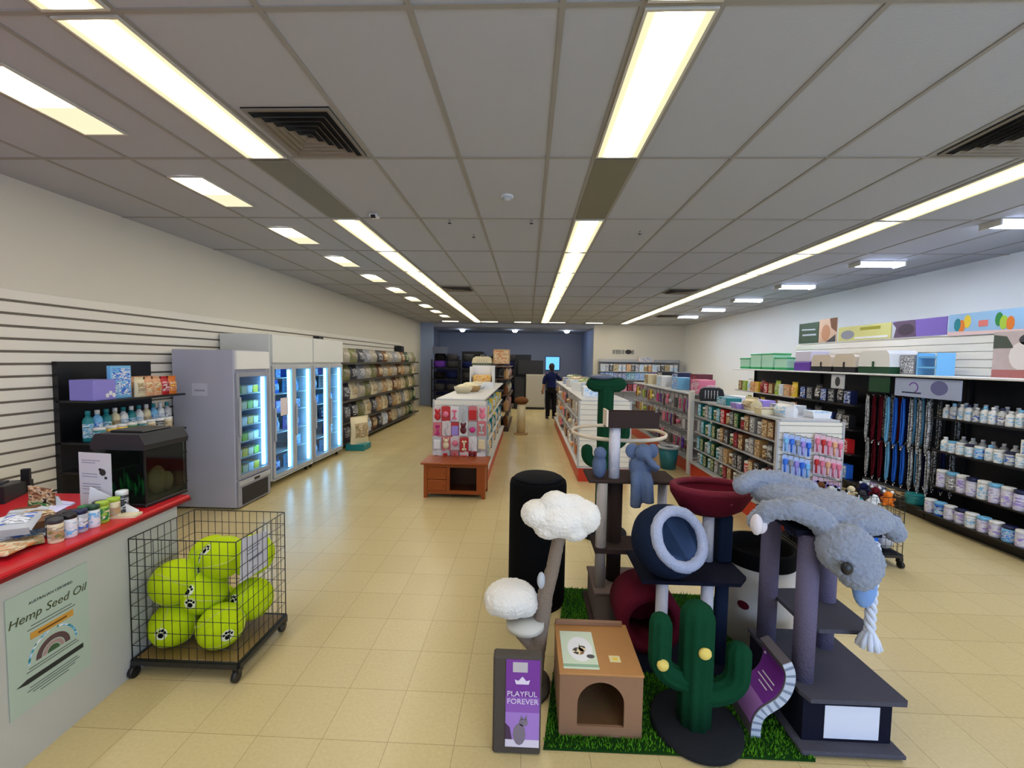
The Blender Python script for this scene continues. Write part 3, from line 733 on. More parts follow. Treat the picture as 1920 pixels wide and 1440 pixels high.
for i in range(11):
    c = ('teal', 'sky', 'teal', 'cream', 'white', 'teal', 'white', 'cream', 'sky', 'white', 'silver')[i]
    put(K(K_bottle, .27, .038), 'bottle', sq(c), 'bottle', (-3.86, 3.58 + i*.082, .98), PI/2, trio(c, ('teal', 'white')[i % 2]), 'bottles on the black wall shelf')
sq = Seq('small jar', 'in front of the black wall shelf bottles', 'near end')
for i in range(8):
    c = ('teal', 'yellow', 'yellow', 'green', 'teal', 'cream', 'charcoal', 'cream')[i]
    put(K(K_jar, .13, .042), 'jar', sq(c), 'jar', (-3.735, 3.56 + i*.1, .98), PI/2, trio(c), 'jars on the black wall shelf')

# tall dog food shelving along the left wall
BY = [7.72 + 1.15 * i for i in range(6)]
FL = [.11, .5, .92, 1.31, 1.66]
FN = ['bottom', 'second', 'third', 'fourth', 'topmost']
for b in range(5):
    nb = ('nearest', 'second', 'middle', 'fourth', 'farthest')[b]
    levels_unit('dog_food_shelving', '%s black bay of the dog food shelving along the left wall' % nb, -4.078, -3.48, BY[b], BY[b+1] - .01, FL, 1.7, MBLK, MBLK, back=False, lip=M('shelf_edge_label', (70, 66, 62), .5), uprights=(0, 1.14), group='dog food shelving bays')
    pal = [['cream', 'olive', 'tan', 'charcoal', 'stone'], ['grey', 'cream', 'stone', 'charcoal', 'olive'], ['tan', 'brown', 'cream', 'stone', 'charcoal'], ['grey', 'tan', 'stone', 'cream', 'brown'], ['olive', 'dkgreen', 'cream', 'stone', 'olive']][b]
    for l in range(5):
        h = [.33, .35, .32, .29, .27][l]
        for i in range(3):
            c = pal[(i * 2 + l * 3 + b) % 5]
            if b == 0 and l in (0, 1): c = ('black', 'charcoal', 'black')[i]
            if l == 0 and b in (1, 2): c = ('charcoal', 'white', 'brown')[i]
            put(K(K_bag, .36, h, .2, i), 'dog_food_bag', '%s pet food bag, %s in the %s row of the %s bay' % (cn(c), ('near one', 'centre one', 'far one')[i], FN[l], nb), 'bag', (-3.64, BY[b] + .2 + i*.375, FL[l]), PI/2, trio(c), 'dog food bags on the left shelving')
put(K(K_bag, .42, .5, .2, 5), 'dog_food_sack', 'tall pale cream sack standing on a blue block by the last fridge', 'bag', (-3.22, 8.02, .12), PI/2 - .5, (MC('cream'), MC('teal'), PC('cream')))
o = build('plinth_block', box(-3.42, -3.06, 7.84, 8.2, 0, .12, .01), MC('teal')); tag(o, 'blue green block under the pale cream sack', 'block')
r = thing('black_speaker', 'black box speaker high on the left wall at the far end', 'speaker', (-4.0, 13.0, 1.72)); build('cabinet', box(-.09, .14, -.14, .14, 0, .42, .01), MBLK, r); build('grille', box(.14, .148, -.12, .12, .03, .39), MDK, r)

# ================================================================== FRIDGES
FG = glass_mat('fridge_glass', (226, 242, 250))
LED = EM('led_strip', (150, 214, 255), 9.0)
FIN = M('fridge_inside', (150, 186, 214), .4)
FW = M('fridge_white', (214, 216, 214), .35)
FGR = M('fridge_grey', (178, 180, 200), .4, mott=.1, bscale=3)
def fridge(label, x0, x1, y0, y1, z0, zdoor0, zdoor1, ztop, ndoor, mbody, mhead, levels, big):
    r = thing('display_fridge', label, 'fridge', (x0, y0, 0))
    W = x1 - x0; L = y1 - y0; t = .045
    m = MB(); m.box(0, W - .03, 0, t, z0, ztop, .006); m.box(0, W - .03, L - t, L, z0, ztop, .006); m.box(0, t, t, L - t, z0, ztop)
    m.box(t, W - .03, t, L - t, zdoor1, ztop); m.box(t, W - .03, t, L - t, z0, zdoor0)
    build('cabinet', m, mbody, r)
    m = MB(); m.box(t, t + .01, t, L - t, zdoor0, zdoor1); build('inner_back', m, FIN, r)
    hd = build('header_sign', box(W - .03, W + .005, .01, L - .01, zdoor1 + .04, ztop - .01, .004), mhead, r)
    build('kick_plate', box(W - .03, W - .004, .01, L - .01, z0, zdoor0 - .02, .004), MGREY if not big else FW, r)
    for s in (.06, L - .06):
        for q in (.1, W - .1): build('foot', MB().cyl((q, s, 0), (q, s, z0), .022, seg=8), MBLK, r)
    n = ndoor; dw = (L - .02) / n
    for i in range(n):
        a = .01 + i * dw + .004; b = a + dw - .008
        d = MB(); f = .045
        d.box(W - .03, W, a, a + f, zdoor0, zdoor1, .004); d.box(W - .03, W, b - f, b, zdoor0, zdoor1, .004)
        d.box(W - .03, W, a + f, b - f, zdoor0, zdoor0 + f); d.box(W - .03, W, a + f, b - f, zdoor1 - f, zdoor1)
        dr = build('door', d, MGREY if not big else MLGREY, r)
        build('glass', box(W - .018, W - .012, a + f, b - f, zdoor0 + f, zdoor1 - f), FG, dr)
        build('handle', box(W, W + .03, a + .006, a + .03, zdoor0 + .5, zdoor0 + .95, .008), MLGREY, dr)
        build('led_strip', box(W - .06, W - .035, b - f - .035, b - f - .002, zdoor0 + .06, zdoor1 - .06), LED, r)
    for z in levels:
        m = MB()
        m.box(t + .01, W - .09, t, L - t, z - .012, z); build('shelf', m, MLGREY, r)
    if n == 2: build('mullion', box(W - .1, W - .034, L/2 - .02, L/2 + .02, zdoor0, zdoor1), MLGREY, r)
    return r
f1 = fridge('tall grey single door fridge nearest the counter', -4.0, -3.26, 4.64, 5.26, .02, .34, 1.56, 1.82, 1, FGR, MWHITE, [.36, .55, .74, .93, 1.12, 1.31, 1.48][:6], False)
build('vent_grille', box(.735, .742, .07, .55, .04, .24), MDK, f1); build('control_panel', box(.71, .745, .02, .6, .265, .315, .003), MLGREY, f1); build('display', box(.745, .748, .28, .38, .275, .305), MBLK, f1)
r = thing('notice', 'small white notice taped on the grey side of the near fridge', 'notice', (-3.68, 4.636, 1.37)); build('paper', box(-.09, .09, -.001, .001, -.07, .07), M('paper_grey', (196, 198, 214), .6), r); build('print', box(-.06, .06, -.002, -.001, -.02, .0), M('faint_ink', (150, 152, 172), .6), r)
FLV = [.14, .42, .70, .98, 1.24, 1.46]
fridge('two door glass fridge with a tall white header in the middle', -4.05, -3.35, 5.46, 6.52, .09, .12, 1.63, 2.05, 2, FW, FW, FLV, True)
fridge('two door glass fridge with a tall white header at the far end', -4.05, -3.35, 6.54, 7.6, .09, .12, 1.63, 2.05, 2, FW, FW, FLV, True)
r = thing('notice', 'pale pink notice taped inside the middle fridge door', 'notice', (-3.345, 5.72, 1.07)); build('paper', box(0, .001, -.09, .09, -.12, .12), M('paper_pink', (226, 214, 218), .6), r)
put(K(K_box, .16, .1, .05), 'small_box', 'small black box lying on top of the far fridge', 'box', (-3.5, 7.0, 2.05), PI/2, (MBLK, MBLK, MBLK))
for li, z in enumerate([.36, .55, .74, .93, 1.12, 1.31]):
    sq = Seq('chilled tub', 'on shelf row %s of the grey fridge' % ('six', 'five', 'four', 'three', 'two', 'one')[li], 'near side')
    for i in range(5):
        c = ('cream', 'lime', 'cream', 'white', 'yellow')[(i + li * 2) % 5]
        put(K(K_tray, .1, .12, .09), 'chilled_tub', sq(c), 'tub', (-3.44, 4.735 + i*.106, z), PI/2, trio(c), 'chilled tubs in the grey fridge')
for fi, (y0, fn) in enumerate(((5.46, 'middle'), (6.54, 'far'))):
    for li, z in enumerate(FLV):
        for d in range(2):
            sq = Seq('pack', 'of the %s shelf, %s door, %s fridge' % (('lowest', 'second', 'third', 'fourth', 'fifth', 'top')[li], ('near', 'far')[d], fn), 'near side')
            for i in range(3):
                c = ('blue', 'sky', 'sky', 'silver', 'blue', 'lilac', 'navy')[(i * 3 + li * 2 + d + fi) % 7]
                if (li * 7 + i + d * 2) % 5 == 4: continue
                put(K(K_box, .12, .1, .15) if (i + li) % 2 else K(K_bag, .13, .17, .08), 'frozen_pack', sq(c), 'pack', (-3.56, y0 + .14 + d*.51 + i*.13, z), PI/2, trio(c), 'packs in the %s glass fridge' % fn)

# ================================================================== COUNTER
r = thing('shop_counter', 'white service counter with a red top at the left edge', 'counter', (-2.147, 2.5, 0), R(3))
build('body', box(-1.4, 0, -2.9, 0, 0, .842), M('counter_white', (190, 190, 186), .4), r)
build('worktop', box(-1.46, .05, -2.95, .05, .842, .88, .008), MRED, r)
build('edge_strip', box(.05, .053, -2.94, .045, .846, .862), M('red_edge_dark', (120, 12, 24), .4), r)
r = thing('counter_poster', 'pale green hemp seed oil poster on the counter front', 'poster', (-2.1065, 1.765, .232), R(3))
build('sheet', box(0, .002, -.175, .165, 0, .515), M('poster_mint', (178, 194, 180), .6), r)
def cp(body, size, y, z, mat, shear=0.0): return text(body, size, mat, r, (.0035, y, z), (R(90), 0, R(90)), shear=shear)
OLV = M('olive_ink', (74, 78, 40), .6); GINK = M('grey_ink', (96, 104, 98), .6)
cp('AUSTRALIAN CERTIFIED', .017, .0, .455, MINK); cp('Hemp Seed Oil', .052, -.01, .40, OLV, .25)
for z, w in ((.352, .17), (.338, .2), (.17, .2), (.158, .22), (.088, .2), (.076, .22), (.064, .18), (.05, .12)):
    build('print_line', box(.002, .0028, -w/2, w/2, z, z + .004), GINK, r)
build('banner', box(.002, .003, -.09, .09, .295, .325), M('banner_orange', (206, 150, 60), .6), r); build('banner_print', box(.003, .0036, -.06, .06, .305, .313), M('banner_ink', (120, 80, 20), .6), r)
def ring_poly(cy, cz, r0, r1, a0, a1, n=18):
    p = [(cy + r1*math.cos(R(a0 + (a1-a0)*i/n)), cz + r1*math.sin(R(a0 + (a1-a0)*i/n))) for i in range(n+1)]
    return p + [(cy + r0*math.cos(R(a1 - (a1-a0)*i/n)), cz + r0*math.sin(R(a1 - (a1-a0)*i/n))) for i in range(n+1)]
for (r0, r1, mm, a0, a1) in ((.095, .103, M('print_teal', (90, 130, 134), .6), 0, 80), (.095, .103, M('print_teal', (90, 130, 134), .6), 100, 180), (.05, .072, M('print_plum', (92, 66, 70), .6), 0, 180), (.03, .045, M('print_rose', (170, 140, 138), .6), 0, 180), (0.001, .026, M('print_leaf', (60, 92, 58), .6), 0, 180)):
    build('arch_print', MB().prism(ring_poly(0, .19, r0, r1, a0, a1), .002, .003, 'x'), mm, r)
build('arrow_print', MB().prism([(-.15, .122), (-.11, .134), (.13, .134), (.13, .112), (-.11, .112)], .002, .003, 'x'), MINK, r)

# fish tank
r = thing('fish_tank', 'small dark fish tank with a black hood on the counter end', 'fish tank', (-2.31, 2.45, .88))
TGL = glass_mat('tank_glass', (205, 220, 214))
m = MB(); m.box(-.155, .155, -.15, .15, 0, .02, .004); build('base', m, MBLK, r)
m = MB()
m.box(-.15, -.145, -.145, .145, .02, .33); m.box(.145, .15, -.145, .145, .02, .33); m.box(-.145, .145, -.145, -.14, .02, .33); m.box(-.145, .145, .14, .145, .02, .33)
build('glass', m, TGL, r)
m = MB()
for x in (-.148, .148):
    for y in (-.143, .143): m.box(x - .004, x + .004, y - .004, y + .004, .02, .33)
build('corner_seal', m, MBLK, r)
m = MB(); m.box(-.14, .14, -.135, .135, .02, .045); build('gravel', m, M('gravel_dark', (40, 44, 40), .9, bump=.8, bscale=150), r)
m = MB(); m.box(-.14, .14, .125, .135, .045, .32); build('backdrop', m, M('backdrop_navy', (10, 24, 36), .6, mott=.6, bscale=9), r)
m = MB()
for i in range(9):
    x = -.11 + (i % 5) * .045; y = -.08 + (i // 5)*.07; hh = .08 + .03*(i % 3)
    m.tube([(x, y, .04), (x + .012, y, .04 + hh*.5), (x - .01, y + .01, .04 + hh)], [.006, .014, .002], 6, flat=.3)
build('plants', m, MC('green'), r)
m = MB(); m.ell((.09, .0, .12), (.04, .05, .09), 8, 6); m.ell((.1, .06, .1), (.03, .03, .06), 8, 6); build('driftwood', m, M('driftwood', (150, 116, 84), .8, mott=.4), r)
m = MB(); m.prism([(-.155, .33), (.155, .33), (.16, .36), (.13, .42), (-.13, .42), (-.16, .36)], -.155, .155, 'y'); build('hood', m, MDK, r)
build('light_cover', box(-.1, .1, -.1, .1, .418, .432, .006), MBLK, r)

# card stand, papers, brochures and bottles on the counter
CT = .88
r = thing('flyer_stand', 'tall white information card standing on the counter before the tank', 'flyer', (-2.36, 2.215, CT), -.12)
build('card', box(-.105, .105, 0, .003, .0, .33), M('card_white', (206, 206, 214), .5), r)
build('foot', box(-.06, .06, .0, .09, 0, .004), MC('silver'), r)
for z, w in ((.285, .12), (.272, .09), (.21, .1), (.195, .1), (.155, .12), (.14, .12), (.125, .12), (.1, .1)): build('print_line', box(-.085, -.085 + w, -.001, 0, z, z + .005), M('faint_ink', (150, 152, 172), .6), r)
m = MB(); m.prism(blob(.05, .225, .022, .02, 7), -.001, 0, 'y'); m.prism(blob(.07, .195, .01, .008, 6), -.001, 0, 'y'); m.prism(blob(.035, .24, .012, .008, 6), -.001, 0, 'y'); build('picture', m, MINK, r)
r = thing('brochure', 'white folded brochure leaning sideways beside the tank', 'brochure', (-2.215, 2.19, CT), .25)
m = MB(); m.prism([(-.14, 0), (.1, 0), (.1, .02), (-.12, .16)], -.002, .002, 'y'); build('leaf', m, MC('white'), r); build('leaf', MB().prism([(-.1, 0), (.12, 0), (.12, .012), (-.1, .012)], -.07, -.003, 'y'), MC('cream'), r)
r = thing('brochure_holder', 'clear angled holder of dog brochures on the counter', 'brochure holder', (-2.44, 2.1, CT), -.25)
build('holder', MB().prism([(-.06, 0), (.06, 0), (.06, .01), (.0, .01), (-.05, .15), (-.06, .15)], -.1, .1, 'x'), M('clear_plastic', (200, 204, 206), .2), r)
build('leaflet', box(-.098, .098, -.07, -.062, .02, .19), PC('brown'), r); build('leaflet', box(-.06, .1, -.09, -.082, .012, .12), PC('dkgreen'), r)
for i, (x, y, a, c, nm) in enumerate(((-2.42, 1.84, .4, 'silver', 'silver grey leaflet spread on the red counter'), (-2.36, 1.96, -.3, 'white', 'white glossy leaflet behind the row of small bottles'), (-2.3, 1.78, .9, 'cream', 'cream leaflet lying nearest the counter edge'), (-2.60, 2.02, .1, 'white', 'white leaflet at the back of the spread'), (-2.45, 2.03, .7, 'peach', 'brown picture leaflet before the brochure holder'), (-2.27, 1.70, .2, 'peach', 'peach and cream sachet pack at the left frame edge'), (-2.52, 1.92, 1.2, 'grey', 'grey printed leaflet in the middle of the spread'))):
    o = build('leaflet', box(-.1, .1, -.07, .07, 0, .004 + .003*(i % 2)), PC(c), None, (x, y, CT + .0045*i), a); tag(o, nm, 'leaflet', 'leaflets on the counter')
for i, (x, y, a, c, nm) in enumerate(((-2.33, 1.80, .5, 'silver', 'silver treat sachet lying at the counter edge'), (-2.40, 1.90, -.2, 'lavender', 'lavender sachet lying on the leaflets'), (-2.30, 1.90, 1.0, 'brown', 'brown sachet leaning behind the small bottles'))):
    put(K(K_bag, .14, .16, .05, 2), 'sachet', nm, 'sachet', (x, y, CT + .055), 0, trio(c), 'sachets on the counter', rot=(R(-72), 0, a))
cols = [('cream', 'charcoal', 'leftmost cream pill bottle with a dark cap on the counter'), ('white', 'black', 'white pill bottle with a black cap at the front counter edge'), ('silver', 'navy', 'silver pill bottle with a navy cap on the counter'), ('white', 'dkgreen', 'white pill bottle with a dark green cap on the counter'), ('lime', 'lime', 'lime pill bottle in the counter row'), ('cream', 'lime', 'cream pill bottle with a lime cap near the tank end'), ('charcoal', 'white', 'dark grey pill bottle with a white cap at the end of the row')]
for i, (c, cap, nm) in enumerate(cols):
    put(K(K_jar, .11 if i < 6 else .13, .027), 'pill_bottle', nm, 'bottle', (-2.165 - i*.006 + (i % 2)*.006, 1.845 + i*.060, CT), PI/2 - .3, trio(c, cap), 'bottles on the counter')
for i, (c, cap, nm) in enumerate((('charcoal', 'black', 'black jar behind the counter bottles, nearest'), ('brown', 'black', 'brown jar in the middle behind the counter bottles'), ('dkgreen', 'green', 'green jar behind the counter bottles, third along'), ('white', 'charcoal', 'white jar behind the counter bottles, farthest'))):
    put(K(K_jar, .1, .03), 'jar', nm, 'jar', (-2.235, 1.90 + i*.072, CT), PI/2, trio(c, cap), 'jars behind the counter bottles')
r = thing('card_terminal', 'black payment terminal at the left edge of the counter', 'terminal', (-3.17, 2.37, CT), .5)
build('body', MB().prism([(-.15, 0), (.15, 0), (.15, .07), (-.15, .1)], -.12, .12, 'x'), MBLK, r); build('cable_post', box(.09, .13, .08, .11, .0, .15, .004), MBLK, r); build('screen', box(-.09, .09, -.1, -.03, .1, .112), MDK, r)

# ================================================================== WIRE TROLLEYS
def wire_trolley(label, x0, x1, y0, y1, zb, zt, mb_, deckm, group=None):
    r = thing('wire_trolley', label, 'trolley', (x0, y0, 0), 0, group); W = x1 - x0; D = y1 - y0
    m = MB()
    for a in ((0, W, -.012, .012), (0, W, D - .012, D + .012)): m.box(a[0], a[1], a[2], a[3], zb - .03, zb - .005)
    for a in ((-.012, .012, 0, D), (W - .012, W + .012, 0, D)): m.box(a[0], a[1], a[2], a[3], zb - .03, zb - .005)
    build('base_frame', m, mb_, r)
    build('deck', box(.012, W - .012, .012, D - .012, zb - .02, zb, .003), deckm, r)
    for x in (.01, W - .01):
        for y in (.01, D - .01):
            c = MB(); c.box(x - .016, x + .016, y - .02, y + .02, .045, zb - .03); k = build('castor', c, MBLK, r)
            build('wheel', MB().cyl((x - .012, y - .014, .03), (x + .012, y - .014, .03), .03, seg=14), MBLK, k)
    h = zt - zb; rad = .0018
    def panel(L, fn):
        m = MB(); n = max(2, round(L / .047)); k = max(2, round(h / .072))
        for i in range(n + 1): m.cyl(fn(L*i/n, zb - .01), fn(L*i/n, zt), rad * (1.6 if i in (0, n) else 1), seg=5)
        for j in range(k + 1): m.cyl(fn(0, zb + h*j/k), fn(L, zb + h*j/k), rad * (1.6 if j == k else 1), seg=5)
        build('wire_panel', m, mb_, r)
    panel(W, lambda t, z: (t, 0, z)); panel(W, lambda t, z: (t, D, z)); panel(D, lambda t, z: (0, t, z)); panel(D, lambda t, z: (W, t, z))
    return r
MWIRE = M('black_wire', (26, 26, 28), .45)
wire_trolley('black wire cage trolley of giant tennis balls beside the counter', -2.12, -1.53, 2.15, 2.6, .1, .765, MWIRE, M('deck_ply', (140, 112, 62), .5, mott=.35, bscale=6))
r = thing('price_sign', 'white paper sign tied inside the wire cage of tennis balls', 'sign', (-1.54, 2.19, .50))
m = MB(); m.prism([(0, .02), (.25, .0), (.25, .21), (.02, .26)], -.002, 0, 'x'); build('paper', m, M('sign_paper', (202, 202, 212), .6), r)
for z, a, b_ in ((.165, .07, .17), (.145, .06, .15), (.10, .08, .2), (.05, .1, .14)): build('print_line', box(0.0, .0008, a, b_, z, z + .007), M('faint_ink2', (120, 124, 150), .6), r)
BALLM = M('tennis_felt', (196, 222, 24), .95, bump=.5, bscale=220, mott=.15, spec=.1)
RB = .12
def cap_patch(d, ang, off=1.006, n=12, rr=RB, squash=1.0, upv=Vector((0, 0, 1))):
    d = Vector(d).normalized(); u = d.cross(upv); u = u.normalized() if u.length > 1e-3 else Vector((1, 0, 0)); w = d.cross(u)
    m = MB(); vs = [tuple(d * rr * off)]; fs = []
    for k in (1, 2):
        for i in range(n):
            a = 2*PI*i/n; t = ang * k / 2
            q = d * math.cos(t) + (u * math.cos(a) + w * math.sin(a) * squash) * math.sin(t); vs.append(tuple(q.normalized() * rr * off))
    for i in range(n): fs.append((0, 1 + i, 1 + (i + 1) % n)); fs.append((1 + i, 1 + n + i, 1 + n + (i + 1) % n, 1 + (i + 1) % n))
    m.add(vs, fs, True); return m
def paw_mb(d, s=.2, off=1.008):
    d = Vector(d).normalized(); u = d.cross(Vector((0, 0, 1))).normalized(); w = u.cross(d)
    M_ = MB(); 
    for (a, b_, q) in ((0, -.35, .62), (-.85, .35, .3), (-.32, .8, .32), (.32, .8, .32), (.85, .35, .3)):
        p = cap_patch((d + (u * a + w * b_) * s).normalized(), s * q, off); M_.add(p.v, p.f, True)
    return M_
BALLS = [(-1.993, 2.28, .222, (.2, -1, .1), 'low in the left front corner'), (-1.715, 2.275, .222, (.75, -.6, -.05), 'at the bottom front of the cage'), (-1.665, 2.47, .27, (-.8, -.7, .12), 'low at the right under the sign'),
         (-1.90, 2.475, .222, (0, -1, 0), 'hidden low at the back left'), (-1.865, 2.345, .375, (-.1, -1, .35), 'with two paw prints in the middle'), (-1.99, 2.29, .462, (.9, .5, .3), 'highest at the left'), (-1.785, 2.40, .56, (-.82, -.55, .1), 'on the very top of the pile'), (-1.655, 2.47, .545, (.6, .7, 0), 'behind the paper sign'), (-1.91, 2.47, .53, (.5, -1, .45), 'at the back of the top')]
bm_ = MB().ell((0, 0, 0), RB, 28, 18).mesh('tennis_ball')
seam = []
for i in range(64):
    t = 2*PI*i/64; a, b_ = .75, .25
    x = a*math.cos(t) + b_*math.cos(3*t); y = a*math.sin(t) - b_*math.sin(3*t); z = 2*math.sqrt(a*b_)*math.sin(2*t)
    seam.append(Vector((x, y, z)).normalized() * RB * .999)
sm_ = MB().tube(seam, .0035, 6, closed=True).mesh('seam')
for i, (x, y, z, d, nm) in enumerate(BALLS):
    o = link('tennis_ball', bm_, BALLM, None, (x, y, z)); tag(o, 'giant yellow tennis ball ' + nm, 'ball', 'giant tennis balls')
    s_ = link('seam', sm_, M('seam_grey', (190, 200, 90), .8), o); s_.rotation_euler = (i * 1.1, i * .7 + .4, i * 2.1)
    ds = [Vector(d)]
    if 'two paw' in nm: ds = [Vector((-.12, -1, .62)), Vector((.1, -1, -.02))]
    if 'very top' in nm: ds = [Vector((-.8, -.7, .25)), Vector((-.45, -.75, .75))]
    if 'under the sign' in nm: ds = [Vector((-.45, -1, .45)), Vector((-.85, -.75, .0))]
    for d_ in ds:
        h_ = cap_patch(d_, .27, 1.004, 16); build('paw_patch', h_, M('ball_white', (222, 228, 200), .9), o)
        build('paw_print', paw_mb(d_, .19, 1.008), MBLKF, o)
wire_trolley('black wire trolley of soft toys behind the grey plush tower', 2.46, 3.28, 3.74, 4.2, .12, .62, MWIRE, MBLK)
TOY = [('teal', .09), ('maroon', .085), ('grey', .09), ('teal', .08), ('white', .08), ('orange', .085), ('purple', .085), ('navy', .08), ('silver', .085), ('tan', .08), ('charcoal', .085), ('maroon', .08), ('sky', .085), ('magenta', .08), ('brown', .09), ('teal', .08), ('cream', .085), ('navy', .085)]
for i, (c, s) in enumerate(TOY):
    row = i // 6; x = 2.55 + (i % 6) * .132; y = 3.84 + row * .13
    z = .122 if row == 9 else (.46 + .03 * ((i * 7) % 3))
    put(K(K_plush, .072), 'soft_toy', '%s soft toy, %s from the left in the %s row of the wire trolley' % (cn(c), ordw(i % 6 + 1), ('front', 'middle', 'back')[row]), 'soft toy', (x, y, z), (i * 1.3) % 2 - 1, (MF(c), MF('white' if i % 2 else 'black')), 'soft toys in the wire trolley')
for i in range(12):
    c = ('navy', 'purple', 'maroon', 'grey', 'blue', 'silver')[i % 6]
    o = build('toy_cushion', MB().ell((0, 0, .085), (.066, .1, .085), 12, 8), MF(c), None, (2.54 + (i % 6)*.132, 3.86 + (i // 6)*.2, .125 + .0)); tag(o, '%s cushion toy, %s from the left, %s low layer of the wire trolley' % (c, ordw(i % 6 + 1), ('front', 'back')[i // 6]), 'soft toy', 'cushion toys in the wire trolley')
    o = build('toy_cushion', MB().ell((0, 0, .085), (.066, .1, .082), 12, 8), MF(('maroon', 'teal', 'grey')[i % 3]), None, (2.54 + (i % 6)*.132, 3.86 + (i // 6)*.2, .295)); tag(o, '%s cushion toy, %s from the left, %s upper layer of the wire trolley' % (('maroon', 'teal', 'grey')[i % 3], ordw(i % 6 + 1), ('front', 'back')[i // 6]), 'soft toy', 'cushion toys in the wire trolley')
r = thing('price_sign', 'pale blue sign on the right side of the toy trolley', 'sign', (3.286, 3.78, .2)); build('paper', box(0, .002, 0, .16, 0, .24), M('sign_paleblue', (190, 204, 240), .6), r)

# ================================================================== CENTRE GONDOLA (left of the main aisle) and the wooden unit
r = thing('wooden_cabinet', 'orange wooden television cabinet at the end of the centre gondola', 'cabinet', (-.9, 5.24, 0))
W, D, H = .80, .4, .46
m = MB()
for x in (-W/2 + .01, W/2 - .06):
    for y in (0.01, D - .06): build('leg', box(x, x + .05, y, y + .05, 0, H - .03, .003), MWOOD, r)
build('top', box(-W/2 - .025, W/2 + .025, -.025, D + .02, H - .03, H, .008), MWOOD, r)
m = MB(); m.box(-W/2 + .06, W/2 - .06, .015, .05, .055, .1); m.box(-W/2 + .06, W/2 - .06, .015, .05, H - .065, H - .03); m.box(-.1, -.06, .015, .05, .1, H - .065); m.box(W/2 - .12, W/2 - .06, .015, .05, .1, H - .065)
build('rail', m, MWOOD, r)
build('side_panel', box(-W/2 + .02, -W/2 + .035, .06, D - .06, .06, H - .03), MWOOD, r); build('side_panel', box(W/2 - .035, W/2 - .02, .06, D - .06, .06, H - .03), MWOOD, r)
build('back_panel', box(-W/2 + .06, W/2 - .06, D - .03, D - .02, .06, H - .03), MWOODD, r); build('bottom_shelf', box(-W/2 + .05, W/2 - .05, .05, D - .03, .06, .08), MWOODD, r)
for k, (a, b_) in enumerate(((.1, .235), (.24, H - .068))):
    d = build('drawer', box(-W/2 + .062, -.102, .004, .03, a, b_, .006), MWOOD, r); build('knob', MB().ell((-.13, -.008, (a + b_)/2), (.013, .014, .013), 10, 8), MWOOD, d)

MPERF = M('pegboard', (202, 202, 206), .5)
def end_panel(r, x0, x1, y, z0, z1, slat=.075, mat=None, nm='end_panel'):
    m = MB(); z = z0
    while z < z1 - .01:
        m.box(x0, x1, y - .014, y, z + .006, min(z + slat, z1), .003); z += slat
    p = build(nm, m, mat or W_SLAT, r); 
    build('edge_post', box(x0 - .02, x0, y - .02, y + .02, z0 - .02, z1 + .01), MLGREY, r); build('edge_post', box(x1, x1 + .02, y - .02, y + .02, z0 - .02, z1 + .01), MLGREY, r)
    build('backing', box(x0, x1, y, y + .012, z0, z1), MLGREY, r)
    return p
def gondola(name, label, x0, x1, y0, y1, top, levels, plinth=.2, mk=None, endp=True, mt=None):
    r = thing(name, label, 'gondola', (0, 0, 0)); xm = (x0 + x1)/2
    build('spine', box(xm - .02, xm + .02, y0 + .02, y1 - .02, plinth, top), MPERF, r)
    build('plinth', box(x0 + .02, x1 - .02, y0 + .02, y1 - .02, 0, plinth), mk or MREDK, r)
    build('base_deck', box(x0, x1, y0, y1, plinth, plinth + .03, .004), mt or MPERF, r)
    build('top', box(x0 + .04, x1 - .04, y0, y1, top, top + .025, .004), mt or MPERF, r)
    for z in levels:
        build('shelf', box(x0 + .05, xm - .02, y0 + .03, y1 - .03, z - .015, z, .003), mt or MPERF, r); build('shelf', box(xm + .02, x1 - .05, y0 + .03, y1 - .03, z - .015, z, .003), mt or MPERF, r)
    if endp: end_panel(r, x0 + .02, x1 - .02, y0, plinth + .03, top)
    return r
# centre gondola
gondola('gondola_shelving', 'centre gondola of pet toys behind the wooden cabinet', -1.27, -.53, 5.68, 9.9, 1.2, [.5, .85])
sq = Seq('hanging toy', 'on the end panel of the centre gondola', 'left end')
pal = ['red', 'cream', 'red', 'magenta', 'red', 'pink', 'white', 'lilac', 'silver', 'maroon', 'pink', 'cream', 'red', 'lilac', 'red', 'silver', 'pink', 'grey', 'maroon', 'red']
ty = ['plush', 'ball', 'bone', 'rope', 'box']
for j in range(4):
    for i in range(6):
        c = pal[(i * 5 + j * 3) % 20]
        lab = '%s hanging toy, %s from the left in the %s row of the centre end panel' % (cn(c), ordw(i+1), ('top', 'second', 'third', 'bottom')[j])
        put(K(K_card, .118, .21, ty[(i + j * 2) % 5]), 'hanging_toy', lab, 'toy', (-1.2 + i*.12 + random.uniform(-.008, .008), 5.636 - .012*(i % 2), 1.15 - j*.2 - random.uniform(0, .03)), random.uniform(-.15, .15), ((M('card_pale', (222, 210, 214), .5), MC('white'), M('card_rosy', (206, 120, 130), .5), M('card_red', (186, 44, 50), .5), MC('silver'))[(i * 3 + j * 2) % 5], MCHROME, MC(c)), 'toys on the centre end panel')
for z, ln, hh in ((.86, 'top', .22), (.51, 'middle', .24), (.231, 'low', .24)):
    for i in range(16):
        c = ('tan', 'olive', 'grey', 'brown', 'stone', 'teal', 'charcoal', 'tan', 'yellow')[(i * 3 + int(z * 10)) % 9]
        put(K(K_bag, .2 + .03*(i % 3), hh, .12) if i % 3 else K(K_box, .16, .12, hh - .05*(i % 2)), 'packet', '%s packet, %s from the near end of the %s shelf facing the aisle' % (cn(c), ordw(i+1), ln), 'packet', (-.66, 5.85 + i*.25, z), PI/2, trio(c), 'packets on the centre gondola')
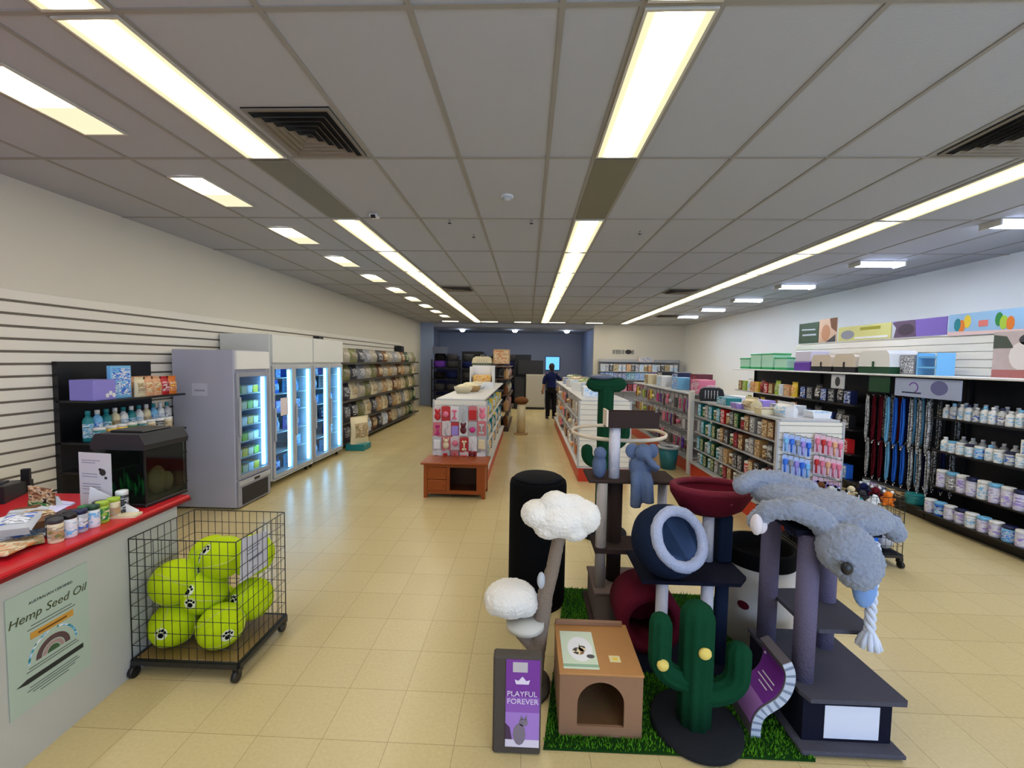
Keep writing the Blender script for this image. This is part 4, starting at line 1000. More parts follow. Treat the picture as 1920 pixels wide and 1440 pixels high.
for i in range(7):
    c = ('cream', 'tan', 'cream', 'white', 'yellow', 'cream', 'tan')[i]
    if i == 4: continue
    r = thing('basket', '%s woven basket on top of the centre gondola, %s from the near end' % (cn(c), ordw(i+1 if i < 4 else i)), 'basket', (-1.02 + .1*(i % 2), 6.7 + i*.34, 1.225), .2*i, 'baskets on the centre gondola')
    build('bowl', MB().lathe([(.1, 0), (.14, .06), (.15, .1), (.138, .1), (.09, .012), (0, .012)], 16), M('wicker_' + c, tuple(int(v*.95) for v in C_[c]), .8, bump=.6, bscale=90), r)
    build('filling', MB().ell((0, 0, .09), (.12, .12, .05), 12, 6), MC('cream'), r)
r = thing('white_display_box', 'white open display box with yellow goods on the centre gondola', 'display box', (-.86, 8.1, 1.225))
m = MB(); m.box(-.22, .22, .2, .22, 0, .42); m.box(-.22, -.2, -.2, .2, 0, .4); m.box(.2, .22, -.2, .2, 0, .4); m.box(-.2, .2, -.2, .2, 0, .02); m.box(-.2, .2, -.22, -.2, 0, .12); build('box', m, MC('white'), r)
build('goods', box(-.17, .17, -.16, .16, .02, .24, .02), PC('yellow'), r)
# tall dark shelf behind, with carrier and box
levels_unit('tall_dark_shelf', 'tall dark brown shelf at the far end of the centre aisle', -.9, -.42, 10.4, 12.4, [.12, .5, .9, 1.3, 1.6], 1.66, M('brown_frame', (50, 34, 28), .5), M('brown_board', (84, 60, 46), .5), plinth=.1)
levels_unit('tall_dark_shelf', 'lower dark shelf facing left at the far end of the centre aisle', -.92, -1.38, 10.4, 12.4, [.12, .6, 1.1, 1.5], 1.5, M('brown_frame', (50, 34, 28), .5), M('brown_board', (84, 60, 46), .5), plinth=.1)
put(K(K_carrier, .5, .36, .34), 'pet_carrier', 'pale domed pet carrier on top of the low dark shelf', 'pet carrier', (-1.14, 10.68, 1.5), 0, (M('carrier_green', (96, 108, 84), .5), MGREY, MC('cream')))
put(K(K_box, .4, .3, .36), 'carton', 'carton printed with dogs on top of the tall dark shelf', 'box', (-.66, 10.66, 1.66), 0, (MC('tan'), MC('tan'), PC('peach')))
for z, ln in ((.12, 'lowest'), (.5, 'second'), (.9, 'third'), (1.3, 'fourth')):
    for i in range(6):
        c = ('brown', 'maroon', 'charcoal', 'tan', 'dkgreen', 'black')[(i * 2 + int(z*7)) % 6]
        put(K(K_bag, .26, .3, .14), 'packet', '%s bag, %s from the near end of the %s shelf, tall dark unit' % (cn(c), ordw(i+1), ln), 'packet', (-.53, 10.6 + i*.32, z), PI/2, trio(c), 'bags on the tall dark shelf')
r = thing('cat_scratch_post', 'cream scratching post with a brown top in the far aisle', 'scratching post', (-.14, 10.1, 0))
build('base', MB().lathe([(.17, 0), (.17, .03), (0, .03)], 18), MC('tan'), r); build('post', MB().cyl((0, 0, .03), (0, 0, .72), .1, seg=14), MC('cream'), r); build('cushion', MB().ell((0, 0, .8), (.17, .17, .1), 14, 8), MF('brown'), r)

# ================================================================== RIGHT-CENTRE GONDOLA
gondola('gondola_shelving', 'gondola with a red base just right of the main aisle', .74, 1.5, 6.15, 11.7, 1.18, [.52, .86])
ty = ['plush', 'rope', 'bone', 'box', 'ball']
for j in range(3):
    for i in range(13):
        c = ('peach', 'brown', 'pink', 'white', 'tan', 'orange', 'cream', 'charcoal')[(i * 3 + j * 5) % 8]
        if i == 0 and j < 3: c = ('tan', 'orange', 'brown')[j]
        put(K(K_card, .16, .26, ty[(i + j) % 5]), 'hanging_toy', '%s hanging packet, %s from the near end, %s row of the red based gondola' % (cn(c), ordw(i+1), ('top', 'middle', 'low')[j]), 'toy', (.80, 6.4 + i*.4, (1.16, .84, .5)[j]), -PI/2, (M('card_pale', (222, 210, 214), .5), MCHROME, MC(c)), 'packets on the red based gondola')
for i in range(8):
    c = ('white', 'tan', 'white', 'lime', 'white', 'brown', 'silver', 'green')[i]
    put(K(K_carrier, .34, .3, .2) if i % 2 else K(K_box, .28, .24, .16), 'boxed_item', '%s item on top of the red based gondola, %s from the near end' % (cn(c), ordw(i+1)), 'box', (1.0 + .2*(i % 2), 6.7 + i*.62, 1.205), .3*(i % 3), trio(c, 'grey'), 'items on top of the red based gondola')

# ================================================================== RIGHT GONDOLAS (long, with white post)
G3x0, G3x1 = 2.55, 3.22
gondola('gondola_shelving', 'near gondola on the right with the white slatted end', G3x0, G3x1, 4.42, 6.7, 1.17, [.44, .7, .95], mt=MLGREY)
gondola('gondola_shelving', 'far gondola on the right behind the white post', G3x0 + .02, G3x1 + .04, 6.86, 10.6, 1.24, [.5, .85], mt=MLGREY, endp=False)
o = build('white_post', box(G3x0 + .0, G3x0 + .07, 6.74, 6.82, 0, 1.32, .004), MWHITE); tag(o, 'white upright post between the two right hand gondolas', 'post')
bk = ['brown', 'maroon', 'charcoal', 'grey', 'brown', 'tan', 'dkgreen', 'charcoal', 'brown', 'red', 'grey', 'charcoal']
for z, ln in ((.95, 'top'), (.70, 'second'), (.44, 'third'), (.231, 'bottom')):
    for i in range(17):
        y = 4.52 + i * .127
        c = bk[(i * 5 + int(z * 20)) % 12]
        if y > 5.9: c = ('teal', 'dkgreen', 'teal', 'grey', 'dkgreen')[(i + int(z * 10)) % 5]
        put(K(K_box, .105, .1, .19 if z > .24 else .18) if (i + int(z*10)) % 3 else K(K_jar, .15, .048), 'packet', '%s packet, %s from the near end of the %s shelf, slatted end gondola' % (cn(c), ordw(i+1), ln), 'packet', (G3x0 + .12, y, z), -PI/2, trio(c), 'packets on the near right gondola, %s shelf' % ln)
for j in range(3):
    for i in range(17):
        y = 6.98 + i * .21
        c = ('purple', 'pink', 'charcoal', 'magenta', 'maroon', 'silver', 'pink')[(i * 3 + j * 2) % 7] if i < 9 else ('yellow', 'orange', 'brown', 'lime', 'cream')[(i + j) % 5]
        put(K(K_card, .15, .27, ty[(i + j * 2) % 5]), 'hanging_toy', '%s hanging packet, %s from the near end, %s row beyond the white post' % (cn(c), ordw(i+1), ('top', 'middle', 'low')[j]), 'toy', (2.64, y, (1.22, .9, .55)[j]), -PI/2, (M('card_mid', (150, 146, 150), .5), MCHROME, MC(c)), 'packets beyond the white post')
# end-panel hanging goods: blue brushes on the left, pink combs on the right
def K_brush():
    c = MB(); c.prism([(-.026, -.19), (.026, -.19), (.026, -.015), (.012, 0), (-.012, 0), (-.026, -.015)], -.0015, .0015)
    t = MB(); t.cyl((0, -.012, -.1), (0, -.012, -.18), .008, seg=8); t.box(-.022, .022, -.024, -.004, -.1, -.04, .008)
    k = MB(); k.tube([(0, .03, .004), (0, -.02, .004), (0, -.05, .014)], .003, 6)
    return [('card', c.mesh('card'), 0), ('brush', t.mesh('brush'), 2), ('hook', k.mesh('hook'), 1)]
for g, (xs, cl) in enumerate(((2.62, ('sky', 'blue', 'grey', 'lilac', 'blue')), (2.93, ('pink', 'red', 'pink', 'peach', 'pink')))):
    for j in range(3):
        for i in range(5 if g == 0 else 5):
            c = cl[(i + j) % 5]
            if j == 2: c = 'blue' if g == 0 else 'lilac'
            put(K(K_brush), 'pet_brush', '%s brush, %s of the %s row on the %s half of the slatted end' % (cn(c), ordw(i+1), ('top', 'middle', 'bottom')[j], ('left', 'right')[g]), 'brush', (xs + i*.056, 4.37, 1.06 - j*.215 - i*.012), 0, (M('card_blue', (176, 196, 240), .5) if g == 0 else M('card_rose', (226, 190, 206), .5), MBLK, MC(c)), 'brushes on the slatted end panel')
for i, (x, y, c, nm, kd) in enumerate(((2.8, 4.7, 'white', 'white bag of litter at the near end of the right gondola top', 'bag'), (3.0, 5.0, 'silver', 'silver carton on top of the right gondola', 'box'), (2.75, 5.3, 'cream', 'cream flat bag on top of the right gondola', 'bag'), (3.0, 5.6, 'lilac', 'lilac carton on top of the right gondola', 'box'), (2.75, 5.9, 'teal', 'teal carton on top of the right gondola', 'box'), (3.02, 6.2, 'white', 'white carton at the far end of the right gondola top', 'box'))):
    put(K(K_box, .3, .2, .1) if kd == 'box' else K(K_bag, .3, .14, .18), 'packet', nm, 'packet', (x, y, 1.195), -PI/2 + .3*(i % 2), trio(c), 'packs on the right gondola top')
for i, (y, c) in enumerate(((4.62, 'white'), (4.86, 'cream'), (5.1, 'white'), (5.42, 'lilac'))):
    put(K(K_tray, .2, .16, .07), 'tub', '%s shallow tub on the right gondola top, %s from the near end' % (cn(c), ordw(i+1)), 'tub', (2.68 if i % 2 else 3.08, y, 1.195), 0, trio(c), 'tubs on the right gondola top')
put(K(K_carrier, .34, .26, .2), 'pet_carrier', 'black and white carrier on top of the right gondola by the post', 'pet carrier', (2.76, 6.48, 1.195), -.4, (MBLK, MC('white'), MBLK))
for i in range(7):
    c = ('pink', 'maroon', 'sky', 'navy', 'white', 'black', 'cream')[i]
    put(K(K_box, .34, .26, .3 if i % 2 else .22), 'carton', '%s carton on top of the far right gondola, %s from the near end' % (cn(c), ordw(i+1)), 'box', (2.88 + .16*(i % 2), 7.1 + i*.48, 1.265), -PI/2, trio(c), 'cartons on the far right gondola')
r = thing('bin', 'teal plastic bin with a pale rim at the foot of the right gondola', 'bin', (2.36, 7.1, 0))
build('bucket', MB().lathe([(.12, 0), (.16, .34), (.15, .34), (.11, .02), (0, .02)], 18), M('teal_plastic', (30, 112, 122), .4), r); build('rim', MB().lathe([(.162, .34), (.175, .35), (.175, .38), (.15, .38), (.15, .34)], 18), MC('silver'), r)

# ================================================================== BACK WALL SHELVES AND STOCKROOM
r = thing('back_shelving', 'pale shelving along the white back wall', 'shelving', (2.62, 15.62, 0))
build('back_panel', box(0, 3.0, .42, .44, 0, 1.86), MLGREY, r)
for z in (.25, .7, 1.12, 1.42, 1.78): build('shelf', box(0, 3.0, .02, .42, z - .02, z), MLGREY, r)
for x in (0, .98, 1.98, 2.97): build('upright', box(x, x + .03, .38, .42, 0, 1.86), MLGREY, r)
for z, ln, hh, pal, n in ((1.42, 'fourth', .28, ('white', 'cream', 'silver', 'peach', 'white', 'charcoal'), 18), (1.12, 'third', .26, ('blue', 'navy', 'teal', 'sky', 'lilac', 'purple', 'lilac'), 18), (.7, 'second', .36, ('pink', 'white', 'maroon', 'silver', 'white'), 14)):
    for i in range(n):
        c = pal[(i * 5 // 2) % len(pal)] if z != 1.12 else pal[min(6, int(i / n * 7))]
        put(K(K_jar, .26, .07) if z > 1.4 and i % 3 else K(K_box, .16, .14, .26), 'box_pack', '%s pack, %s from the left on the %s shelf of the back wall' % (cn(c), ordw(i+1), ln), 'box', (2.75 + i * (2.8 / n), 15.78, z), 0, trio(c), 'packs on the back wall shelving, %s shelf' % ln)
put(K(K_box, .5, .3, .16), 'carton', 'pale pink carton on top of the back wall shelving', 'box', (4.3, 15.8, 1.78), 0, (M('paper_pink', (226, 214, 218), .6), MC('white'), PC('silver')))
r = thing('wall_sign', 'small grey lettered sign on the white back wall', 'sign', (3.6, 16.09, 2.06))
for i, x in enumerate((-.4, -.28, -.17, -.05, .3)): build('letter', box(x - .045, x + .045, -.012, 0, 0, .15), M('sign_grey', (140, 138, 136), .6), r)
build('emblem', MB().prism(blob(.14, .08, .12, .085), -.012, 0, 'y'), MINK, r)
# stockroom racks with dark pet beds
def rack(label, x0, x1, y, top, lv):
    r = thing('stock_rack', label, 'rack', (x0, y, 0)); W = x1 - x0
    for x in (0, W - .04):
        for q in (0, .46): build('upright', box(x, x + .04, q, q + .04, 0, top), MBLK, r)
    for z in lv: build('shelf', box(0, W, 0, .5, z - .03, z), MBLK, r)
for k, (x0, x1, y, top, nm) in enumerate(((-3.5, -2.5, 15.3, 1.75, 'left'), (-2.45, -1.45, 15.3, 1.75, 'middle'), (-1.4, -.45, 15.45, 1.7, 'right'))):
    rack('%s black rack of dark pet beds before the stockroom' % nm, x0, x1, y, top, [.2, .62, 1.05, 1.45])
    for l, z in enumerate((.2, .62, 1.05, 1.45)):
        for i in range(2):
            c = ('black', 'navy', 'charcoal', 'charcoal', 'black', 'navy', 'purple', 'charcoal')[(k * 3 + l * 2 + i) % 8]
            if l == 0: c = ('charcoal', 'black')[i]
            put(K(K_cushion, .45, .45, .25), 'pet_bed', '%s pet bed, %s on the %s shelf of the %s black rack' % (cn(c), ('left', 'right')[i], ('lowest', 'second', 'third', 'top')[l], nm), 'pet bed', (x0 + .26 + i*.48, y + .26, z), 0, (MF(c),), 'dark pet beds on the racks')
    for i in range(2):
        put(K(K_cushion, .42, .42, .26), 'pet_bed', '%s bed piled above the top shelf bed, %s on the %s black rack' % (('black', 'charcoal')[(i + k) % 2], ('left', 'right')[i], nm), 'pet bed', (x0 + .28 + i*.44, y + .26, 1.705), 0, (MF(('black', 'charcoal')[(i + k) % 2]),), 'dark pet beds on the racks')
put(K(K_box, .5, .4, .24), 'carton', 'blue grey carton on top of the left black rack', 'box', (-3.2, 15.5, 1.965), 0, (M('slate', (96, 104, 130), .5), MC('grey'), M('slate', (96, 104, 130), .5)))
r = thing('white_cabinet', 'plain white cabinet at the end of the main aisle', 'cabinet', (.28, 15.3, 0))
build('body', box(-.34, .34, 0, .5, .08, 1.27, .01), M('dull_white', (176, 172, 164), .5), r); build('door', box(-.32, .32, -.02, 0, .12, 1.24, .006), M('dull_white', (176, 172, 164), .5), r); build('handle', box(.26, .28, -.04, -.02, .6, .8, .004), MGREY, r); build('plinth', box(-.33, .33, .02, .48, 0, .08), MBLK, r)
for i, (x, c, hh, w) in enumerate(((-.28, 'black', 1.15, .36), (.82, 'black', 1.3, .3))):
    o = put(K(K_box, w, .5, hh), 'dark_crate', 'tall black crate %s of the white cabinet at the end' % ('left', 'right')[i], 'crate', (x, 15.6, 0), 0, (MBLK, MBLK, MDK))
put(K(K_box, .9, .5, .5), 'dark_crate', 'wide black crate stacked above the white cabinet', 'crate', (.1, 15.56, 1.27), 0, (MBLK, MBLK, MDK))
for i, (x, y, hh, c) in enumerate(((-3.3, 17.5, 1.9, 'navy'), (-2.3, 17.8, 2.1, 'black'), (-1.3, 17.6, 1.9, 'charcoal'), (-.3, 17.8, 2.0, 'black'), (1.9, 18.2, 1.1, 'charcoal'))):
    put(K(K_box, .85, .6, hh), 'dark_crate', '%s stack of stock inside the stockroom, %s from the left' % (c, ordw(i+1)), 'crate', (x, y, 0), 0, (MC(c), MC(c), MC(c)))

# ================================================================== PERSON at the far end of the aisle
r = thing('person', 'person in dark shirt and trousers seen from behind at the far aisle end', 'person', (.72, 12.9, 0), R(188))
m = MB()
m.tube([(0, 0, .84), (0, 0, .98), (0, .0, 1.14), (0, .01, 1.28), (0, .01, 1.37), (0, 0, 1.42), (0, 0, 1.48)], [.15, .145, .135, .15, .11, .055, .052], 14, flat=.72)
m.ell((0, -.01, 1.56), (.075, .095, .112), 14, 10)
m.ell((0, -.105, 1.545), (.014, .02, .022), 8, 6)
for s in (-1, 1):
    m.ell((s*.078, .0, 1.55), (.014, .022, .032), 8, 6)
    m.tube([(s*.085, 0, .9), (s*.095, -.01, .5), (s*.1, .01, .09)], [.088, .062, .042], 10)
    m.tube([(s*.1, .03, .045), (s*.1, -.06, .04), (s*.105, -.15, .03)], [.04, .042, .03], 8)
hands = []
for s, pts in ((1, [(.16, 0, 1.35), (.22, .0, 1.1), (.24, -.07, .88)]), (-1, [(-.16, 0, 1.35), (-.27, -.06, 1.16), (-.45, -.12, 1.2)])):
    m.tube(pts, [.058, .045, .034], 10)
    d = (Vector(pts[2]) - Vector(pts[1])).normalized(); p = Vector(pts[2]); side = d.cross(Vector((0, 1, 0))).normalized()
    m.tube([p, p + d*.05, p + d*.09], [.03, .036, .034], 8)
    for q in range(4): 
        b0 = p + d*.085 + side*(q - 1.5)*.019; m.tube([b0, b0 + d*.035, b0 + d*(.062 + .01*(q in (1, 2))) + Vector((0, -.014, 0))], [.0095, .009, .007], 6)
    b0 = p + d*.03 + side*.035; m.tube([b0, b0 + d*.03 + side*.022, b0 + d*.055 + side*.026], [.011, .01, .008], 6)
o = build('body', m, M('skin', (178, 132, 108), .6), r); fuse(o, .008, 2)
m = MB()
m.tube([(0, 0, .86), (0, 0, 1.0), (0, 0, 1.14), (0, .01, 1.28), (0, .01, 1.37), (0, 0, 1.43)], [.165, .158, .15, .165, .13, .07], 14, flat=.76)
m.tube([(.13, 0, 1.36), (.205, 0, 1.2), (.225, -.02, 1.06)], [.07, .064, .058], 10); m.tube([(-.13, 0, 1.36), (-.22, -.03, 1.24), (-.3, -.075, 1.17)], [.07, .064, .056], 10)
o = build('shirt', m, MF('navy'), r); fuse(o, .01, 3)
m = MB(); m.tube([(0, 0, .8), (0, 0, .97)], [.168, .165], 14, flat=.78)
for s in (-1, 1): m.tube([(s*.085, 0, .88), (s*.096, -.01, .5), (s*.1, .01, .08)], [.1, .078, .062], 10)
o = build('trousers', m, MF('black'), r); fuse(o, .012, 3)
m = MB(); m.ell((0, .018, 1.6), (.086, .1, .095), 14, 9); m.ell((0, .07, 1.53), (.066, .05, .09), 12, 8); o = build('hair', m, M('dark_hair', (24, 18, 16), .7), r); fuse(o, .01, 3, .01, .02)
m = MB()
for s in (-1, 1): m.ell((s*.032, -.093, 1.575), (.01, .006, .007), 8, 6)
build('eyes', m, MBLK, r); build('mouth', MB().ell((0, -.094, 1.5), (.022, .007, .006), 8, 6), M('lip', (140, 80, 76), .6), r)
m = MB()
for s in (-1, 1): m.ell((s*.102, -.06, .04), (.052, .12, .045), 12, 8)
build('shoes', m, MBLK, r)

# ================================================================== CAT FURNITURE IN THE FOREGROUND
def ribtube(mb, pts, rad, ribs=9, seg=36, amp=.07):
    n0 = len(mb.v); mb.tube(pts, rad, seg, smooth=True); n = len(pts)
    for i in range(n):
        c = Vector(pts[i])
        for k in range(seg):
            j = n0 + i*seg + k; v = Vector(mb.v[j]); f = 1 + amp * math.cos(2*PI*k*ribs/seg)
            mb.v[j] = tuple(c + (v - c) * f)
    return mb
GM = M('turf_green', (84, 146, 30), .9, spec=.1); GM2 = M('turf_base', (22, 58, 18), .95, spec=.1)
MATP = [(.10, 1.83), (1.30, 1.835), (1.42, 3.16), (.31, 3.2)]
r = thing('grass_mat', 'bright green artificial grass mat under the cat furniture', 'mat', (0, 0, 0))
build('backing', MB().prism(MATP, 0, .01, 'z'), GM2, r)
m = MB(); rnd = random.Random(3); vs = []; fs = []
for i in range(15000):
    a, b = rnd.random(), rnd.random()
    x = (MATP[0][0]*(1-a) + MATP[1][0]*a)*(1-b) + (MATP[3][0]*(1-a) + MATP[2][0]*a)*b; y = (MATP[0][1]*(1-a) + MATP[1][1]*a)*(1-b) + (MATP[3][1]*(1-a) + MATP[2][1]*a)*b
    t = rnd.random()*2*PI; w = .0035; h = .012 + rnd.random()*.012; lx, ly = rnd.uniform(-.008, .008), rnd.uniform(-.008, .008)
    k = len(vs); vs += [(x - w*math.cos(t), y - w*math.sin(t), .009), (x + w*math.cos(t), y + w*math.sin(t), .009), (x + lx, y + ly, .009 + h)]; fs.append((k, k+1, k+2))
m.add(vs, fs); o = build('turf', m, GM, r); tag(o, kind='stuff')
GZ = .0101

# --- scratching board with the purple label
CARP = M('carpet_greybrown', (84, 78, 72), .95, bump=.5, bscale=200, spec=.1)
r = thing('scratching_board', 'upright grey scratching board with a purple label, front left of the mat', 'scratching board', (-.022, 1.80, 0))
build('board', box(-.107, .107, 0, .06, 0, .45, .008), CARP, r)
PUR = M('label_purple', (122, 56, 160), .4); PURL = M('label_lilac', (168, 128, 214), .4)
lb = build('label', box(-.05, .1, -.003, 0, .04, .44), PUR, r)
build('lower_print', box(-.05, .1, -.0036, -.003, .075, .20), PURL, lb); build('lower_print', box(-.05, .1, -.0038, -.003, .04, .075), M('label_pale', (224, 218, 240), .4), lb)
build('middle_print', box(-.05, .1, -.0034, -.003, .2, .27), M('label_mid', (144, 90, 188), .4), lb)
LW = M('label_white', (232, 222, 244), .5)
text('PLAYFUL', .034, LW, lb, (.022, -.0045, .285), (R(90), 0, 0)); text('FOREVER', .034, LW, lb, (.025, -.0045, .25), (R(90), 0, 0))
build('top_card', box(-.02, .045, -.0045, -.003, .385, .43), M('label_tag', (196, 190, 196), .5), lb)
build('emblem', MB().prism([(-.005, .33), (.05, .33), (.056, .35), (.04, .345), (.0225, .365), (.005, .345), (-.011, .35)], -.0042, -.003, 'y'), LW, lb)
m = MB(); m.prism(blob(.012, .10, .028, .05, 12), -.005, -.0036, 'y'); m.prism(blob(.03, .155, .02, .018, 10), -.005, -.0036, 'y'); m.prism([(.014, .165), (.02, .19), (.028, .17)], -.005, -.0036, 'y'); m.prism([(.034, .17), (.044, .192), (.047, .165)], -.005, -.0036, 'y')
build('kitten_print', m, M('kitten_grey', (128, 118, 136), .6), lb); build('shadow_print', MB().prism([(-.05, .075), (-.02, .075), (-.03, .13), (-.05, .15)], -.0044, -.0036, 'y'), M('label_plum', (74, 50, 84), .5), lb)

# --- fluffy cloud tree
FLUF = M('white_fluff', (236, 232, 226), .95, bump=.8, bscale=70, spec=.1, sheen=.3)
BRK = M('fur_taupe', (150, 134, 120), .95, bump=.5, bscale=120, spec=.1, mott=.4)
r = thing('cloud_cat_tree', 'small cat tree with white fluffy cloud cushions behind the purple board', 'cat tree', (.0, 2.2, 0))
build('base', MB().lathe([(.15, 0), (.15, .03), (0, .03)], 26), CARP, r)
m = MB(); m.tube([(.055, 0, .02), (.075, 0, .2), (.10, 0, .4), (.115, 0, .52), (.15, 0, .66), (.185, 0, .86), (.19, 0, .92)], [.052, .046, .044, .042, .036, .034, .03], 14); m.tube([(.06, 0, .22), (-.02, 0, .3), (-.068, 0, .42)], [.036, .03, .026], 10)
o = build('trunk', m, BRK, r); fuse(o, .008, 2, .006, .02)
m = MB(); m.ell((0.09, -.02, .60), (.022, .022, .045), 10, 8); build('hanging_pompom', m, MC('silver'), r)
build('step', MB().lathe([(.1, .355), (.1, .385), (0, .385)], 20, (.01, -.03, 0)), M('cream_plush', (206, 204, 196), .9), r)
def fluffy(nm, blobs, par, vox=.009):
    m = MB()
    for c, q in blobs: m.ell(c, q, 14, 10)
    o = build(nm, m, FLUF, par); fuse(o, vox, 2, .014, .012); return o
fluffy('fluffy_cushion', [((-.068, 0, .488), (.145, .13, .088)), ((-.14, 0, .47), (.07, .09, .07)), ((.01, 0, .47), (.07, .09, .07))], r)
fluffy('fluffy_cloud', [((.18, 0, .93), (.15, .13, .095)), ((.06, 0, .95), (.085, .1, .07)), ((.31, 0, .94), (.085, .1, .085)), ((.16, 0, 1.0), (.09, .08, .07)), ((.24, .02, .99), (.09, .08, .06)), ((.12, -.02, .89), (.08, .09, .06)), ((.25, -.02, .88), (.08, .09, .055))], r)

# --- black barrel
r = thing('scratching_barrel', 'tall black carpeted cat barrel behind the white cloud tree', 'cat barrel', (.09, 3.05, 0))
build('body', MB().lathe([(.2, 0), (.206, .03), (.206, .86), (.2, .89), (.185, .9), (0, .9)], 40), MBLKF, r)
build('top_pad', MB().lathe([(.17, .9), (.175, .912), (.15, .925), (0, .93)], 36), MF('black'), r)

# --- cardboard cat house
CARD = M('cardboard', (182, 130, 76), .7, mott=.12, bscale=30); CARDF = M('cardboard_front', (150, 112, 84), .7, mott=.12, bscale=30)
r = thing('cat_house', 'brown cardboard cat house with an arched doorway on the mat', 'cat house', (.365, 1.9, GZ))
W, D, H, t = .382, .375, .305, .012
m = MB(); m.box(-W/2, -W/2 + t, .012, D, 0, H - t); m.box(W/2 - t, W/2, .012, D, 0, H - t); m.box(-W/2 + t, W/2 - t, D - t, D, 0, H - t); m.box(-W/2 + t, W/2 - t, .012, D - t, 0, t)
build('shell', m, CARDF, r)
arch = [(.108*math.cos(a), .155 + .108*math.sin(a)) for a in [PI - PI*i/18 for i in range(19)]]
def arch_panel(x0, x1, z0, z1, d0, d1):
    m = MB(); ac = [(-.108, .05)] + arch + [(.108, .05)]
    outer = [(x0, z0)]; n = len(ac)
    for y, fl in ((d0, False), (d1, True)):
        b = len(m.v); 
        vs = [(a, y, c) for a, c in ac] + [(x0, y, z0), (x0, y, z1), (x1, y, z1), (x1, y, z0)]
        fs = []
        h = n // 2
        for i in range(n - 1):
            fs.append((i, i + 1, n + 1 if i < h else n + 2))
        fs += [(n, 0, n + 1), (h, n + 2, n + 1), (n - 1, n + 3, n + 2), (0, n, n + 3), (0, n + 3, n - 1)]
        m.add(vs, [tuple(reversed(f)) if fl else f for f in fs])
    N = n + 4
    for i in range(n - 1): m.f.append((i, i + 1, N + i + 1, N + i)); m.sm.append(False)
    m.f.append((n - 1, 0, N, N + n - 1)); m.sm.append(False)
    for a, b in ((n, n+1), (n+1, n+2), (n+2, n+3), (n+3, n)): m.f.append((a, b, N + b, N + a)); m.sm.append(False)
    return m
build('front_panel', arch_panel(-W/2, W/2, 0, H - t, 0, .012), CARDF, r)
build('lid', box(-W/2 - .004, W/2 + .004, -.004, D + .004, H - t, H, .003), CARD, r)
build('rear_rim', box(-W/2, W/2 - .02, D - .02, D, H, H + .025, .003), CARDF, r)
r2 = thing('leaflet_card', 'pale green picture card lying on the cardboard cat house', 'card', (.275, 1.925, GZ + .3052))
build('paper', box(-.082, .085, .0, .275, 0, .002), M('card_mint', (206, 220, 200), .5), r2); m = MB(); m.prism(blob(.01, .14, .062, .09, 20), .002, .0026, 'z'); build('oval_print', m, MC('white'), r2)
m = MB(); m.prism(blob(.0, .12, .03, .028, 9), .0026, .0032, 'z'); m.prism(blob(.02, .14, .02, .022, 8), .0026, .0032, 'z'); m.prism([(.005, .14), (.008, .18), (.014, .14)], .0026, .0032, 'z'); build('kennel_print', m, M('print_brown', (84, 60, 52), .6), r2); m = MB(); m.prism(blob(.055, .085, .02, .014, 9), .0026, .0032, 'z'); build('leaf_print', m, MC('charcoal'), r2); build('band_print', box(-.082, .085, .012, .03, .002, .0026), M('print_mint', (140, 176, 150), .5), r2)
r2 = thing('price_sticker', 'small pale yellow sticker on the cardboard cat house lid', 'sticker', (.445, 1.995, GZ + .3052)); build('sticker', box(-.026, .026, -.016, .028, 0, .002), M('sticker_yellow', (224, 210, 160), .5), r2); build('mark', box(-.01, .012, -.004, .012, .002, .0026), MC('yellow'), r2)

# --- cactus scratcher in front
CACT = M('cactus_green', (13, 66, 42), .9, bump=.5, bscale=260, spec=.12); CACTB = M('cactus_base', (34, 36, 40), .9, bump=.4, bscale=200, spec=.12)
POM = M('pompom_yellow', (232, 208, 110), .95, bump=.5, bscale=200)
r = thing('cactus_scratcher', 'green cactus scratching post with yellow flowers on a dark round base', 'cactus scratcher', (.835, 1.985, GZ))
build('base', MB().lathe([(.205, 0), (.208, .006), (.208, .024), (.2, .03), (0, .03)], 44), CACTB, r)
def dome(p0, p1, rr): 
    p0, p1 = Vector(p0), Vector(p1); d = (p1 - p0).normalized()
    return [p1 + d * rr * math.sin(a) for a in (R(20), R(40), R(60), R(75), R(88))], [rr * math.cos(a) for a in (R(20), R(40), R(60), R(75), R(88))]
def arm(pts, rr, ribs=9):
    e, er = dome(pts[-2], pts[-1], rr); m = MB(); ribtube(m, [Vector(p) for p in pts] + e, [rr]*len(pts) + er, ribs); return m
build('trunk', arm([(-.01, 0, .028), (-.01, 0, .2), (-.01, 0, .4), (-.01, 0, .545)], .074), CACT, r)
def curve(P, n=12):
    out = []
    for i in range(n + 1):
        t = i/n; out.append(tuple((1-t)**3*P[0][k] + 3*(1-t)**2*t*P[1][k] + 3*(1-t)*t*t*P[2][k] + t**3*P[3][k] for k in range(3)))
    return out
build('arm', arm(curve([(-.02, 0, .22), (-.12, 0, .24), (-.185, -.01, .27), (-.185, -.01, .36)]) + [(-.185, -.01, .43), (-.185, -.01, .51)], .05), CACT, r)
build('arm', arm(curve([(.0, 0, .17), (.11, 0, .16), (.185, .0, .2), (.19, .0, .28)]) + [(.19, 0, .33), (.19, 0, .37)], .054), CACT, r)
build('flower', MB().ell((-.185, -.06, .34), (.028, .018, .028), 14, 8), POM, r); build('flower', MB().ell((-.002, -.077, .415), (.03, .018, .028), 14, 8), POM, r)

# --- purple wave scratcher
r = thing('wave_scratcher', 'curved purple cardboard wave scratcher leaning on the grey cat tower', 'wave scratcher', (0, 1.935, GZ))
prof = [(1.083, .0), (1.084, .045), (1.092, .09), (1.116, .128), (1.15, .155), (1.188, .185), (1.215, .225), (1.228, .275), (1.226, .32), (1.21, .36)]
